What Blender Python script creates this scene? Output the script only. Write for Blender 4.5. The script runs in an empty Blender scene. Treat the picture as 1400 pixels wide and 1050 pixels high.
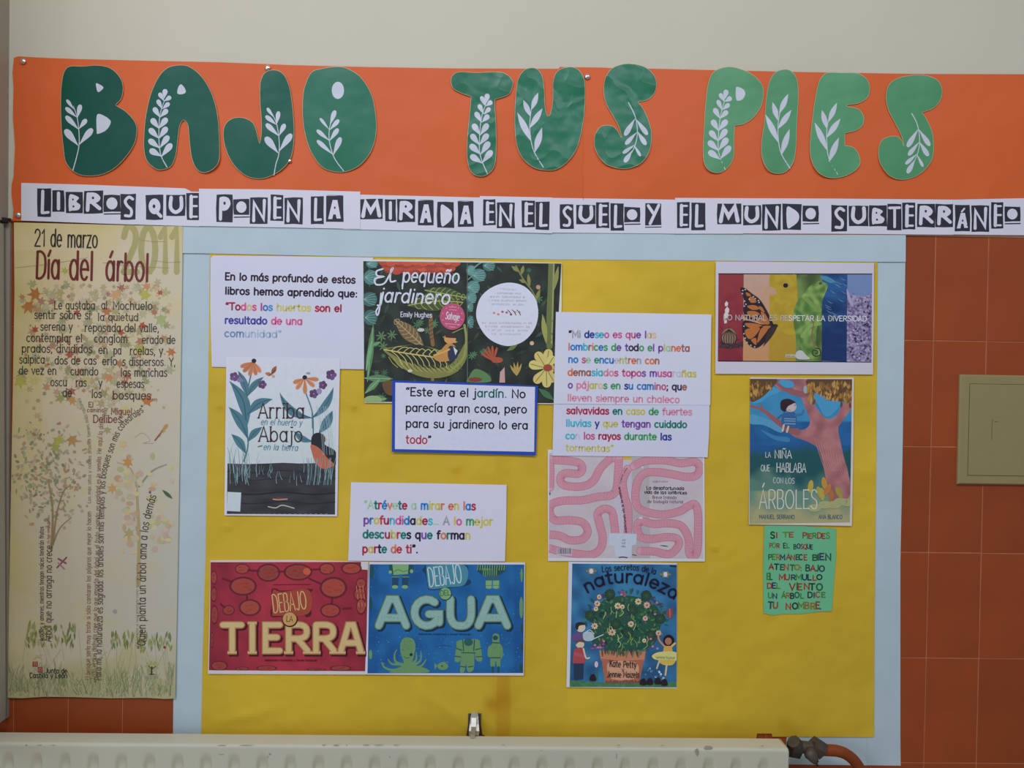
import bpy, math, random, unicodedata
from mathutils import Matrix, Vector
from mathutils.geometry import tessellate_polygon

SC = bpy.context.scene
# ------------------------------------------------------------------ camera
FPX, DIST, CAMZ = 1058.0, 1.45, 1.45
cam_d = bpy.data.cameras.new('camera'); cam = bpy.data.objects.new('camera', cam_d)
SC.collection.objects.link(cam); SC.camera = cam
cam_d.sensor_width = 36.0; cam_d.lens = 36.0 * FPX / 1400.0
cam_d.clip_start = 0.02
yaw, pitch, roll = (math.radians(a) for a in (-0.858, -0.815, -0.869))
ROT = Matrix.Rotation(yaw, 3, 'Z') @ Matrix.Rotation(pitch, 3, 'X') @ Matrix.Rotation(roll, 3, 'Y')
cam.matrix_world = Matrix.Translation((0, -DIST, CAMZ)) @ (ROT @ Matrix.Rotation(math.pi / 2, 3, 'X')).to_4x4()

# ------------------------------------------------------------------ world, lamps, exposure
SC.view_settings.view_transform = 'Standard'; SC.view_settings.look = 'None'
SC.view_settings.gamma = 1.0; SC.view_settings.exposure = 0.0
SC.view_settings.use_curve_mapping = False
w = bpy.data.worlds.new('world'); SC.world = w; w.use_nodes = True
w.node_tree.nodes['Background'].inputs[0].default_value = (0.90, 1.0, 1.35, 1)
w.node_tree.nodes['Background'].inputs[1].default_value = 0.21
def lamp(name, loc, target, sx, sy, power, col):
    d = bpy.data.lights.new(name, 'AREA'); d.shape = 'RECTANGLE'; d.size = sx; d.size_y = sy
    d.energy = power; d.color = col
    o = bpy.data.objects.new(name, d); SC.collection.objects.link(o); o.location = loc
    o.rotation_euler = (Vector(target) - Vector(loc)).to_track_quat('-Z', 'Y').to_euler()
    return o
lamp('ceiling_light', (-0.75, -1.75, 2.95), (-0.1, 0, 1.3), 1.3, 0.30, 15, (1.0, 1.02, 1.27))
lamp('ceiling_light', (0.9, -1.9, 2.95), (0.3, 0, 1.3), 1.3, 0.30, 10, (1.0, 1.02, 1.27))
lamp('window_light', (-2.6, -3.4, 1.9), (0.0, 0, 1.3), 1.6, 1.4, 20, (0.86, 0.97, 1.38))

# ------------------------------------------------------------------ helpers
def W(px, py, dmm=0.0):
    """point of the wall (or of a plane dmm in front of it) measured from the photograph"""
    v = ROT @ Vector((px - 700.0, FPX, 525.0 - py))
    t = (DIST - dmm / 1000.0) / v.y
    return Vector((v.x * t, -dmm / 1000.0, CAMZ + v.z * t))
def lin(c):
    return c / 12.92 if c <= 0.04045 else ((c + 0.055) / 1.055) ** 2.4
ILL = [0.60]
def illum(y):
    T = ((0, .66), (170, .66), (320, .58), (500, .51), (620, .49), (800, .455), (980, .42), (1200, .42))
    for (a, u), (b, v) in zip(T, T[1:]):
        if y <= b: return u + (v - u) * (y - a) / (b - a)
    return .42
def C(h, k=None):
    if not isinstance(h, str): return h
    k = k or ILL[0]
    h = h.lstrip('#')
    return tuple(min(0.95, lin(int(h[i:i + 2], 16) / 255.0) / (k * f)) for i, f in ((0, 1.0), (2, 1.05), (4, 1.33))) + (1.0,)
def rgb(h): h = h.lstrip('#'); return [int(h[i:i + 2], 16) for i in (0, 2, 4)]
def hx_(v): return '#%02x%02x%02x' % tuple(max(0, min(255, int(round(x)))) for x in v)
def mixc(a, b, t):
    t = max(0, min(1, t)); a, b = rgb(a), rgb(b); return hx_([a[i] * (1 - t) + b[i] * t for i in range(3)])
def mute(h, sat, val):
    r_ = rgb(h); l = .3 * r_[0] + .59 * r_[1] + .11 * r_[2]
    return hx_([(l + (x - l) * sat) * val for x in r_])
def jit(c, r, amt=0.12):
    f = 1 + r.uniform(-amt, amt); return hx_([x * f for x in rgb(c)])

def mat(name, color=None, rough=0.6, metal=0.0, noise=0.0, nscale=20.0, bumps=(), spec=0.3, coat=0.0, vcol=False, obj_random=0.0):
    m = bpy.data.materials.new(name); m.use_nodes = True; nt = m.node_tree; N = nt.nodes; L = nt.links
    b = N['Principled BSDF']; b.inputs['Roughness'].default_value = rough; b.inputs['Metallic'].default_value = metal
    b.inputs['Specular IOR Level'].default_value = spec; b.inputs['Coat Weight'].default_value = coat
    tc = N.new('ShaderNodeTexCoord')
    if vcol:
        a = N.new('ShaderNodeAttribute'); a.attribute_name = 'Col'; src = a.outputs['Color']
    else:
        a = N.new('ShaderNodeRGB'); a.outputs[0].default_value = C(color); src = a.outputs[0]
    if noise or obj_random:
        n = N.new('ShaderNodeTexNoise'); n.inputs['Scale'].default_value = nscale; n.inputs['Detail'].default_value = 5
        L.new(tc.outputs['Object'], n.inputs['Vector'])
        mr = N.new('ShaderNodeMapRange'); mr.inputs['From Min'].default_value = 0.3; mr.inputs['From Max'].default_value = 0.7
        mr.inputs['To Min'].default_value = 1 - noise; mr.inputs['To Max'].default_value = 1 + noise
        L.new(n.outputs['Fac'], mr.inputs['Value'])
        hs = N.new('ShaderNodeHueSaturation'); L.new(src, hs.inputs['Color'])
        if obj_random:
            oi = N.new('ShaderNodeObjectInfo'); m2 = N.new('ShaderNodeMapRange')
            m2.inputs['To Min'].default_value = 1 - obj_random; m2.inputs['To Max'].default_value = 1 + obj_random
            L.new(oi.outputs['Random'], m2.inputs['Value'])
            mm = N.new('ShaderNodeMath'); mm.operation = 'MULTIPLY'
            L.new(mr.outputs[0], mm.inputs[0]); L.new(m2.outputs[0], mm.inputs[1]); L.new(mm.outputs[0], hs.inputs['Value'])
        else:
            L.new(mr.outputs[0], hs.inputs['Value'])
        src = hs.outputs['Color']
    L.new(src, b.inputs['Base Color'])
    prev = None
    for (kind, sc, strength, dist) in bumps:
        if kind == 'noise':
            t = N.new('ShaderNodeTexNoise'); t.inputs['Scale'].default_value = sc; t.inputs['Detail'].default_value = 3; out = t.outputs['Fac']
        elif kind == 'crease':
            nz = N.new('ShaderNodeTexNoise'); nz.inputs['Scale'].default_value = sc * 0.7
            L.new(tc.outputs['Object'], nz.inputs['Vector'])
            ad = N.new('ShaderNodeMixRGB'); ad.blend_type = 'ADD'; ad.inputs[0].default_value = 0.25
            L.new(tc.outputs['Object'], ad.inputs[1]); L.new(nz.outputs['Color'], ad.inputs[2])
            t = N.new('ShaderNodeTexVoronoi'); t.feature = 'F1'; t.inputs['Scale'].default_value = sc; out = t.outputs['Distance']
            L.new(ad.outputs[0], t.inputs['Vector'])
        if kind != 'crease': L.new(tc.outputs['Object'], t.inputs['Vector'])
        bp = N.new('ShaderNodeBump'); bp.inputs['Strength'].default_value = strength; bp.inputs['Distance'].default_value = dist
        L.new(out, bp.inputs['Height'])
        if prev: L.new(prev.outputs[0], bp.inputs['Normal'])
        prev = bp
    if prev: L.new(prev.outputs[0], b.inputs['Normal'])
    return m

M = {}
M['paper'] = mat('printer_paper', rough=0.62, vcol=True, noise=0.02, nscale=9, bumps=[('noise', 9, 0.25, 0.004)])
M['sugar'] = mat('sugar_paper', rough=0.85, vcol=True, noise=0.035, nscale=14, bumps=[('noise', 5, 0.35, 0.010), ('noise', 300, 0.15, 0.0004)], spec=0.15)
M['kraft_y'] = mat('yellow_kraft_paper', rough=0.5, vcol=True, noise=0.10, nscale=4, bumps=[('noise', 4.5, 0.9, 0.022), ('crease', 5, 0.35, 0.014), ('noise', 22, .3, .003)], spec=0.25)
M['kraft_o'] = mat('orange_kraft_paper', rough=0.5, vcol=True, noise=0.03, nscale=6, bumps=[('noise', 3.5, 0.8, 0.018), ('crease', 6, 0.25, 0.008)], spec=0.28)
M['gloss'] = mat('glossy_print', rough=0.38, vcol=True, noise=0.03, nscale=25, bumps=[('noise', 7, 0.5, 0.012)], spec=0.28)
M['gloss_w'] = mat('glossy_wrinkled_print', rough=0.34, vcol=True, noise=0.04, nscale=25, bumps=[('noise', 9, 0.7, 0.014), ('crease', 13, 0.55, 0.010)], spec=0.38)
M['ink'] = mat('printed_ink', rough=0.5, vcol=True, noise=0.03, nscale=120, bumps=[('noise', 9, 0.2, 0.004)])
M['plaster'] = mat('painted_plaster', '#b2b1a5', rough=0.8, noise=0.025, nscale=2.5, bumps=[('noise', 90, 0.12, 0.002), ('noise', 6, 0.2, 0.006)])
M['grout'] = mat('tile_grout', '#a4674b', rough=0.9, noise=0.15, nscale=30, bumps=[('noise', 200, 0.3, 0.001)])
M['tile'] = mat('terracotta_tile', '#88401d', rough=0.42, noise=0.09, nscale=9, bumps=[('noise', 25, 0.15, 0.002)], obj_random=0.07, spec=0.35)
M['enamel'] = mat('cream_enamel', '#b3b4a8', rough=0.45, noise=0.03, nscale=8, bumps=[('noise', 60, 0.06, 0.001)])
M['scuff'] = mat('scuffed_metal', '#5f605c', rough=0.8, noise=0.3, nscale=90)
M['steel'] = mat('galvanised_steel', '#a5a6a3', rough=0.38, metal=0.8, noise=0.15, nscale=60)
M['pin'] = mat('nickel_pin', '#d8d4d0', rough=0.22, metal=0.95)
M['iron'] = mat('dark_cast_iron', '#4d4640', rough=0.5, metal=0.3, noise=0.25, nscale=60, bumps=[('noise', 150, 0.3, 0.001)])
M['black'] = mat('black_fitting', '#2a2725', rough=0.4, noise=0.2, nscale=60)
M['pipe'] = mat('painted_pipe', '#783a1b', rough=0.42, noise=0.08, nscale=40, bumps=[('noise', 60, 0.25, 0.001)])
M['olive'] = mat('olive_plastic', '#877d59', rough=0.5, noise=0.02, nscale=30, bumps=[('noise', 250, 0.08, 0.0005)])
M['grey'] = mat('grey_paint', '#8d8880', rough=0.6, noise=0.06, nscale=5)
M['door'] = mat('grey_door_metal', '#8f908b', rough=0.5, noise=0.05, nscale=6)
M['dark'] = mat('dark_gap', '#26211f', rough=0.9)
M['brown'] = mat('brown_board_wood', '#6b3a26', rough=0.7, noise=0.2, nscale=40)
M['floor'] = mat('terrazzo_floor', '#8a8478', rough=0.5, noise=0.15, nscale=60)

def mesh_obj(name, verts, faces, m, parent=None, loc=(0, 0, 0), cols=None, smooth=False):
    me = bpy.data.meshes.new(name); me.from_pydata([tuple(v) for v in verts], [], faces)
    if cols is not None:
        at = me.attributes.new('Col', 'FLOAT_COLOR', 'POINT')
        flat = []
        for c in cols: flat.extend(c)
        at.data.foreach_set('color', flat)
    me.materials.append(m)
    if smooth: me.polygons.foreach_set('use_smooth', [True] * len(me.polygons))
    me.update()
    o = bpy.data.objects.new(name, me); SC.collection.objects.link(o); o.location = loc
    if parent: o.parent = parent
    return o
def tag(o, label=None, cat=None, group=None, kind=None):
    if label: o['label'] = label
    if cat: o['category'] = cat
    if group: o['group'] = group
    if kind: o['kind'] = kind
    return o

# ------------------------------------------------------------------ curves in the picture of a sheet
def cr(pts, n=5, closed=False):
    P = [Vector((p[0], p[1])) for p in pts]
    if len(P) < 3: return P
    out = []; m = len(P); rng = range(m) if closed else range(m - 1)
    for i in rng:
        if closed: a, b, c, d = P[(i - 1) % m], P[i], P[(i + 1) % m], P[(i + 2) % m]
        else: a, b, c, d = P[max(i - 1, 0)], P[i], P[i + 1], P[min(i + 2, m - 1)]
        if (b - c).length < 1e-6: continue
        for k in range(n):
            t = k / n
            out.append(0.5 * ((2 * b) + (c - a) * t + (2 * a - 5 * b + 4 * c - d) * t * t + (3 * b - a - 3 * c + d) * t ** 3))
    if not closed: out.append(P[-1])
    return out
def ell(cx, cy, rx, ry, a0=0, a1=360, n=20, rot=0):
    out = []; full = abs(a1 - a0) >= 360; cnt = n if full else n + 1
    cr_, sr = math.cos(math.radians(rot)), math.sin(math.radians(rot))
    for i in range(cnt):
        a = math.radians(a0 + (a1 - a0) * i / n); x, y = rx * math.cos(a), ry * math.sin(a)
        out.append(Vector((cx + x * cr_ - y * sr, cy + x * sr + y * cr_)))
    return out
def rrect(x0, y0, x1, y1, r=2, n=3):
    out = []
    for (cx, cy, a) in ((x1 - r, y1 - r, 0), (x0 + r, y1 - r, 90), (x0 + r, y0 + r, 180), (x1 - r, y0 + r, 270)):
        for k in range(n + 1):
            t = math.radians(a + 90 * k / n); out.append(Vector((cx + r * math.cos(t), cy + r * math.sin(t))))
    return out
def clip_half(poly, ax, val, keep_less):
    out = []; n = len(poly)
    for i in range(n):
        p, q = poly[i], poly[(i + 1) % n]
        a, b = p[ax] - val, q[ax] - val
        if keep_less: a, b = -a, -b
        if a >= 0: out.append(p)
        if (a > 0 and b < 0) or (a < 0 and b > 0):
            t = a / (a - b); out.append(p + (q - p) * t)
    return out
def grid_clip(tri, step):
    x0, x1 = min(p[0] for p in tri), max(p[0] for p in tri)
    y0, y1 = min(p[1] for p in tri), max(p[1] for p in tri)
    if x1 - x0 <= step and y1 - y0 <= step: return [tri]
    out = []
    for i in range(int(math.floor(x0 / step)), int(math.ceil(x1 / step))):
        s = clip_half(clip_half(tri, 0, i * step, False), 0, (i + 1) * step, True)
        if len(s) < 3: continue
        for j in range(int(math.floor(y0 / step)), int(math.ceil(y1 / step))):
            c = clip_half(clip_half(s, 1, j * step, False), 1, (j + 1) * step, True)
            if len(c) >= 3: out.append(c)
    return out
def tris_of(poly, holes=()):
    loops = [[Vector((p[0], p[1], 0)) for p in poly]] + [[Vector((p[0], p[1], 0)) for p in h] for h in holes]
    flat = [p for l in loops for p in l]
    return [[Vector((flat[i][0], flat[i][1])) for i in t] for t in tessellate_polygon(loops)]
def area2(p):
    return sum(p[i][0] * p[(i + 1) % len(p)][1] - p[(i + 1) % len(p)][0] * p[i][1] for i in range(len(p)))

# ------------------------------------------------------------------ stroke alphabet (cap height 10, x height 7)
GL = {
'A':'8|L .3,0 4,10 7.7,0|L 1.6,3.4 6.4,3.4','B':'7|L .8,0 .8,10|C .8,10 4,10 5.8,9 5.6,6.2 4,5.4 .8,5.3|C .8,5.3 4.5,5.3 6.4,4 6.3,1.4 4.3,0 .8,0',
'C':'8|E 4.2,5,3.7,5,50,310','D':'8|L .8,0 .8,10|C .8,10 4,10 7,7.8 7,2.2 4,0 .8,0','E':'6.5|L 6,10 .8,10 .8,0 6,0|L .8,5.2 5,5.2',
'F':'6.3|L 6,10 .8,10 .8,0|L .8,5.2 5,5.2','G':'8.6|E 4.3,5,3.8,5,50,350|L 4.9,4.4 8.1,4.4 8.1,1.2','H':'8|L .8,0 .8,10|L 7.2,0 7.2,10|L .8,5.2 7.2,5.2',
'I':'2|L 1,0 1,10','J':'6|C 5,10 5,2.5 3.5,0 1,.8','K':'7|L .8,10 .8,0|L 6.5,10 .8,4.5|L 2.8,6 6.8,0','L':'6.3|L .8,10 .8,0 6,0',
'M':'9.5|L .8,0 .8,10 4.8,3 8.7,10 8.7,0','N':'8|L .8,0 .8,10 7.2,0 7.2,10','O':'9|E 4.5,5,4,5,0,360','P':'7|L .8,0 .8,10|C .8,10 4.5,10 6.3,8.8 6.3,6 4.5,4.8 .8,4.7',
'Q':'9|E 4.5,5,4,5,0,360|L 5.5,2.5 8.2,-.8','R':'7.3|L .8,0 .8,10|C .8,10 4.5,10 6.3,8.8 6.3,6 4.5,4.8 .8,4.7|L 3.5,4.7 6.8,0',
'S':'7|C 6,8.6 4.5,10 2.2,9.8 1,8 1.6,6.2 3.5,5.3 5.5,4.2 6.2,2.2 5,.3 2.5,0 .6,1.4','T':'7.5|L .2,10 7.3,10|L 3.75,10 3.75,0',
'U':'8|C .8,10 .8,3.5 2,.6 4,0 6,.6 7.2,3.5 7.2,10','V':'8|L .3,10 4,0 7.7,10','X':'7|L .5,10 6.5,0|L 6.5,10 .5,0','Y':'7.5|L .3,10 3.7,5 7.2,10|L 3.7,5 3.7,0','Z':'7|L .6,10 6.5,10 .5,0 6.6,0',
'a':'7.2|E 3.3,3.5,2.7,3.5,0,360|L 6,7 6,0','b':'7.2|L .9,10 .9,0|E 3.7,3.5,2.8,3.5,0,360','c':'6.2|E 3.3,3.5,2.8,3.5,50,310','d':'7.2|E 3.3,3.5,2.8,3.5,0,360|L 6.1,10 6.1,0',
'e':'6.8|L .6,3.7 6,3.7|E 3.3,3.5,2.75,3.5,0,315','f':'4.4|L .3,6.8 3.9,6.8|C 4.2,9.9 2.9,10 2,9 1.8,7.5 1.8,3 1.8,0','g':'7.2|E 3.3,3.5,2.8,3.5,0,360|C 6,7 6,3 6,-.8 5.2,-2.7 3.2,-3 1,-2.4',
'h':'7|L .9,10 .9,0|C .9,4.5 1.8,6.6 3.5,7 5.2,6.2 5.8,4.5 5.8,0','i':'2.2|L 1.1,7 1.1,0|L 1.1,9.7 1.1,9.9','j':'3|C 2,7 2,1 2,-1.5 1.2,-3 -.4,-2.8|L 2,9.7 2,9.9',
'k':'6|L .9,10 .9,0|L 5,7 .9,3|L 2.5,4.6 5.4,0','l':'2.4|L 1.1,10 1.1,0','m':'10.4|L .9,7 .9,0|C .9,4.8 1.6,6.7 3.1,7 4.6,6.3 5.1,4.8 5.1,0|C 5.1,4.8 6,6.7 7.5,7 8.9,6.3 9.4,4.8 9.4,0',
'n':'7|L .9,7 .9,0|C .9,4.5 1.8,6.6 3.5,7 5.2,6.2 5.8,4.5 5.8,0','o':'7|E 3.5,3.5,2.9,3.5,0,360','p':'7.2|L .9,7 .9,-3|E 3.7,3.5,2.8,3.5,0,360','q':'7.2|E 3.3,3.5,2.8,3.5,0,360|L 6.1,7 6.1,-3',
'r':'4.6|L .9,7 .9,0|C .9,4.5 1.8,6.6 3.2,7 4.2,6.7','s':'5.6|C 4.8,6.1 3.6,7 1.8,6.8 .9,5.5 1.6,4.2 3.2,3.6 4.7,2.7 4.9,1.2 3.6,.1 1.9,0 .5,.9','t':'4.6|L .3,7 4,7|C 1.9,9.6 1.9,5 1.9,2 2.4,.3 4,.1',
'u':'7|C .9,7 .9,3 1.6,.7 3.4,0 5,.8 5.8,3 |L 5.8,7 5.8,0','v':'6.2|L .4,7 3.1,0 5.8,7','x':'6|L .5,7 5.5,0|L 5.5,7 .5,0','y':'6.2|L .4,7 3.1,.4|L 5.8,7 2,-3','z':'6|L .6,7 5.3,7 .5,0 5.5,0','w':'9|L .4,7 2.5,0 4.5,6 6.5,0 8.6,7',
'0':'7|E 3.5,5,3,5,0,360','1':'4|L .8,7.8 2.8,10 2.8,0','2':'6.6|C .7,7.8 1.8,9.8 4,10 5.7,8.5 5.4,6.2 3.5,3.8 .6,0|L .6,0 6.2,0','3':'6.5|C .8,9 3,10 5.2,8.5 4.8,6 2.8,5.3|C 2.8,5.3 5.5,4.8 6,2.5 4.4,.2 2.2,0 .6,1.2','4':'7|L 4.8,0 4.8,10 .5,3 6.6,3',
'.':'2.4|L 1.2,.3 1.2,.5','…':'7.5|L 1.2,.3 1.2,.5|L 3.7,.3 3.7,.5|L 6.2,.3 6.2,.5',',':'2.4|L 1.4,.6 .7,-1.8',':':'2.4|L 1.2,.3 1.2,.5|L 1.2,5.6 1.2,5.8',';':'2.4|L 1.4,.6 .7,-1.8|L 1.2,5.6 1.2,5.8',
'“':'4.6|C 1.8,10 1,9 1.2,7.8|C 3.9,10 3.1,9 3.3,7.8','”':'4.6|C 1.2,10 1.6,9 .8,7.8|C 3.3,10 3.7,9 2.9,7.8','-':'4|L .5,4 3.5,4',' ':'4.2','Ø':'9|E 4.5,5,4,5,0,360|L 1.5,1 7.5,9',
}
def glyph(ch):
    base = ch; acc = None
    if ch not in GL:
        d = unicodedata.normalize('NFD', ch); base = d[0]; acc = d[1] if len(d) > 1 else None
        if base not in GL: base = '-'
    sp = GL[base].split('|'); adv = float(sp[0]); st = []
    for s in sp[1:]:
        k, rest = s[0], s[1:].split()
        if k == 'E':
            v = [float(x) for x in ''.join(rest).split(',')]
            full = abs(v[5] - v[4]) >= 360
            st.append((ell(v[0], v[1], v[2], v[3], v[4], v[5], 14), full))
        else:
            p = [Vector(tuple(float(x) for x in r.split(','))) for r in rest]
            st.append((cr(p, 3) if k == 'C' else p, False))
    top = 10 if base.isupper() else 7
    if base == 'i' and acc: st = st[:1]
    if acc == '\u0301': st.append(([Vector((adv / 2 - .5, top + 1.5)), Vector((adv / 2 + 1.1, top + 3.6))], False))
    if acc == '\u0303': st.append((cr([(adv / 2 - 2, top + 1.8), (adv / 2 - .8, top + 2.6), (adv / 2 + .6, top + 1.8), (adv / 2 + 2, top + 2.7)], 3), False))
    return adv, st

def ribbon(pts, w, closed=False, cap=True):
    """list of small polygons covering a line of width w (w may be a list)"""
    P = [Vector((p[0], p[1])) for p in pts]
    Q = [P[0]]
    for p in P[1:]:
        if (p - Q[-1]).length > 1e-5: Q.append(p)
    if closed and len(Q) > 2 and (Q[0] - Q[-1]).length < 1e-5: Q.pop()
    P = Q; n = len(P)
    ws = [w] * n if not isinstance(w, (list, tuple)) else [w[min(len(w) - 1, int(i * len(w) / n))] for i in range(n)]
    if isinstance(w, (list, tuple)) and n > 1:
        ws = []
        for i in range(n):
            f = i / (n - 1) * (len(w) - 1); k = min(int(f), len(w) - 2); ws.append(w[k] + (w[k + 1] - w[k]) * (f - k))
    if n == 1: return [ell(P[0][0], P[0][1], ws[0] / 2, ws[0] / 2, n=8)]
    Ls, Rs = [], []
    for i in range(n):
        a = P[i - 1] if (i > 0 or closed) else None; b = P[(i + 1) % n] if (i < n - 1 or closed) else None
        d1 = (P[i] - a).normalized() if a is not None else None; d2 = (b - P[i]).normalized() if b is not None else None
        if d1 is None: d1 = d2
        if d2 is None: d2 = d1
        t = d1 + d2
        if t.length < 1e-4: t = d1
        t.normalize(); nn = Vector((-t.y, t.x)); c = max(0.45, nn.dot(Vector((-d1.y, d1.x))))
        o = nn * (ws[i] / 2 / c); Ls.append(P[i] + o); Rs.append(P[i] - o)
    out = []
    for i in range(n if closed else n - 1):
        j = (i + 1) % n; out.append([Ls[i], Ls[j], Rs[j], Rs[i]])
    if cap and not closed:
        for (p, q, wi) in ((P[0], P[1], ws[0]), (P[-1], P[-2], ws[-1])):
            if wi < 0.15: continue
            d = (p - q).normalized(); a0 = math.degrees(math.atan2(d.y, d.x))
            k = 4 if wi > 1.0 else 2
            out.append([p + Vector((math.cos(math.radians(a0 + t)), math.sin(math.radians(a0 + t)))) * wi / 2 for t in [-90 + 180 * j / k for j in range(k + 1)]])
    return out

RR = random.Random(7)
class Sheet:
    def __init__(s, name, label, cat, outline, depth, col, m='paper', lifts=(0, 0, 0, 0), sag=0.0, curl=0.0, step=8, group=None, thick=0.25, wave=0.25, extra=None, ink='ink', ill=None):
        s.step, s.depth, s.lifts, s.sag, s.curl, s.wave, s.extra, s.inkm, s.ill = step, depth, lifts, sag, curl, wave, extra, ink, ill
        xs, ys = [p[0] for p in outline], [p[1] for p in outline]
        s.bb = (min(xs), min(ys), max(xs), max(ys)); s.ph = RR.uniform(0, 6)
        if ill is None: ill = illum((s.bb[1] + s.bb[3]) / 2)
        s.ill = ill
        s.o = W((s.bb[0] + s.bb[2]) / 2, (s.bb[1] + s.bb[3]) / 2, depth)
        s.tf = (0, 0, 1); s.parts = {}; s.cur = None; s.split = None; s.nk = 0; s.clip = None; s.fine = False; s.mute = None; s.layer = 0; s.fixed = None
        V, F, Cc, idx = [], [], [], {}
        col = C(col, ill) if not callable(col) else (lambda f: (lambda x, y: C(f(x, y), ill)))(col)
        for t in tris_of(outline):
            for c in grid_clip(t, step):
                if abs(area2(c)) < 1e-4: continue
                if area2(c) > 0: c = c[::-1]
                f = []
                for p in c:
                    k = (round(p[0], 3), round(p[1], 3))
                    if k not in idx:
                        idx[k] = len(V); V.append(W(p[0], p[1], s.d(p[0], p[1])) - s.o); Cc.append(col(p[0], p[1]) if callable(col) else col)
                    if not f or f[-1] != idx[k]: f.append(idx[k])
                if f[0] == f[-1]: f.pop()
                if len(f) > 2: F.append(f)
        ed = {}
        for f in F:
            for i in range(len(f)):
                a, b = f[i], f[(i + 1) % len(f)]; ed[(a, b)] = 1
        bk = {}
        def back(i):
            if i not in bk: bk[i] = len(V); V.append(V[i] + Vector((0, thick / 1000, 0))); Cc.append(Cc[i])
            return bk[i]
        for (a, b) in list(ed):
            if (b, a) not in ed: F.append([b, a, back(a), back(b)])
        s.root = mesh_obj(name, V, F, M[m], loc=s.o, cols=Cc)
        tag(s.root, label, cat, group)
    def d(s, x, y):
        x0, y0, x1, y1 = s.bb; u = (x - x0) / max(1, x1 - x0); v = (y - y0) / max(1, y1 - y0)
        sx, sy = (x1 - x0), (y1 - y0); m = min(sx, sy)
        z = 0
        for l, cx, cy in zip(s.lifts, (x0, x1, x1, x0), (y0, y0, y1, y1)):
            if l:
                r = math.hypot(x - cx, y - cy) / (0.55 * m); z += l * max(0, 1 - r) ** 2
        z += s.curl * max(0, v - .6) ** 2 / .16 + s.sag * 4 * u * (1 - u) * v
        z += s.wave * (math.sin(x * .022 + s.ph) * math.cos(y * .018 + s.ph * 2) + 1)
        if s.extra: z += s.extra(x, y)
        return s.depth + z
    # --- drawing on the sheet
    def T(s, ox, oy, sc): s.tf = (ox, oy, sc); return s
    def part(s, name, split=None): s.cur = s.parts.setdefault((name, 0), ([], [], [])); s.split = split; return s
    def piece(s, name): s.nk += 1; s.cur = s.parts.setdefault((name, s.nk), ([], [], [])); return s
    def window(s, pts):
        """the printed area: nothing is printed outside it"""
        P = [s.q(p) for p in pts]
        if area2(P) < 0: P = P[::-1]
        s.clip = P; s.cin = (max(min(P[0][0], P[3][0]), min(P[1][0], P[2][0])) if 0 else None); return s
    def _cut(s, c):
        for i in range(len(s.clip)):
            a, b = s.clip[i], s.clip[(i + 1) % len(s.clip)]; e = b - a
            ds = [e.x * (p[1] - a.y) - e.y * (p[0] - a.x) for p in c]
            if min(ds) >= 0: continue
            if max(ds) <= 0: return []
            o = []
            for k in range(len(c)):
                p, q, u, v = c[k], c[(k + 1) % len(c)], ds[k], ds[(k + 1) % len(c)]
                if u >= 0: o.append(p)
                if u * v < 0: t = u / (u - v); o.append(Vector((p[0] + (q[0] - p[0]) * t, p[1] + (q[1] - p[1]) * t)))
            c = o
            if len(c) < 3: return []
        return c
    def q(s, p): return Vector((s.tf[0] + p[0] / s.tf[2], s.tf[1] + p[1] / s.tf[2]))
    def _off(s):
        if s.fixed is None: s.layer += 1
        n = s.layer if s.fixed is None else s.fixed
        if s.fine: return 0.05 + 0.0004 * n
        return 0.05 + 0.005 * min(n, 40) + 0.0022 * min(max(0, n - 40), 200) + 0.0012 * max(0, n - 240)
    def same(s): s.layer += 1; s.fixed = s.layer
    def free(s): s.fixed = None
    def raw(s, polys, col, clip=True, off=None):
        """polys in photograph coordinates"""
        V, F, Cc = s.cur; off = s._off() if off is None else off
        if s.mute and isinstance(col, str): col = mute(col, *s.mute)
        if s.mute and callable(col): f0 = col; col = lambda x, y: mute(f0(x, y), *s.mute)
        fn = col if callable(col) else None
        big = []
        for c in polys:
            xs = [p[0] for p in c]; ys = [p[1] for p in c]
            if max(xs) - min(xs) > 9 or max(ys) - min(ys) > 9: big += grid_clip(c, 8) if len(c) < 5 else [g for t in tris_of(c) for g in grid_clip(t, 8)]
            else: big.append(c)
        polys = big
        c0 = None if fn else C(col, s.ill)
        for c in polys:
            if s.clip:
                c = s._cut(c)
                if not c: continue
            if abs(area2(c)) < 1e-6: continue
            if area2(c) > 0: c = c[::-1]
            i0 = len(V)
            for p in c:
                V.append(W(p[0], p[1], s.d(p[0], p[1]) + off) - s.o); Cc.append(C(fn(p[0], p[1]), s.ill) if fn else c0)
            F.append(list(range(i0, i0 + len(c))))
    def poly(s, pts, col, smooth=False, step=None, holes=(), n=5):
        P = [s.q(p) for p in pts]
        if smooth: P = cr(P, n, True)
        H = [cr([s.q(p) for p in h], n, True) if smooth else [s.q(p) for p in h] for h in holes]
        out = []; st = step or s.step
        for t in tris_of(P, H): out += grid_clip(t, st)
        s.raw(out, col)
        return s
    def oval(s, cx, cy, rx, ry, col, rot=0, n=16): return s.poly(ell(cx, cy, rx, ry, n=n, rot=rot), col)
    def line(s, pts, w, col, smooth=True, closed=False, n=5):
        P = [s.q(p) for p in pts]
        if smooth and len(P) > 2: P = cr(P, n, closed)
        ww = [x / s.tf[2] for x in w] if isinstance(w, (list, tuple)) else w / s.tf[2]
        s.raw(ribbon(P, ww, closed), col); return s
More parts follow.
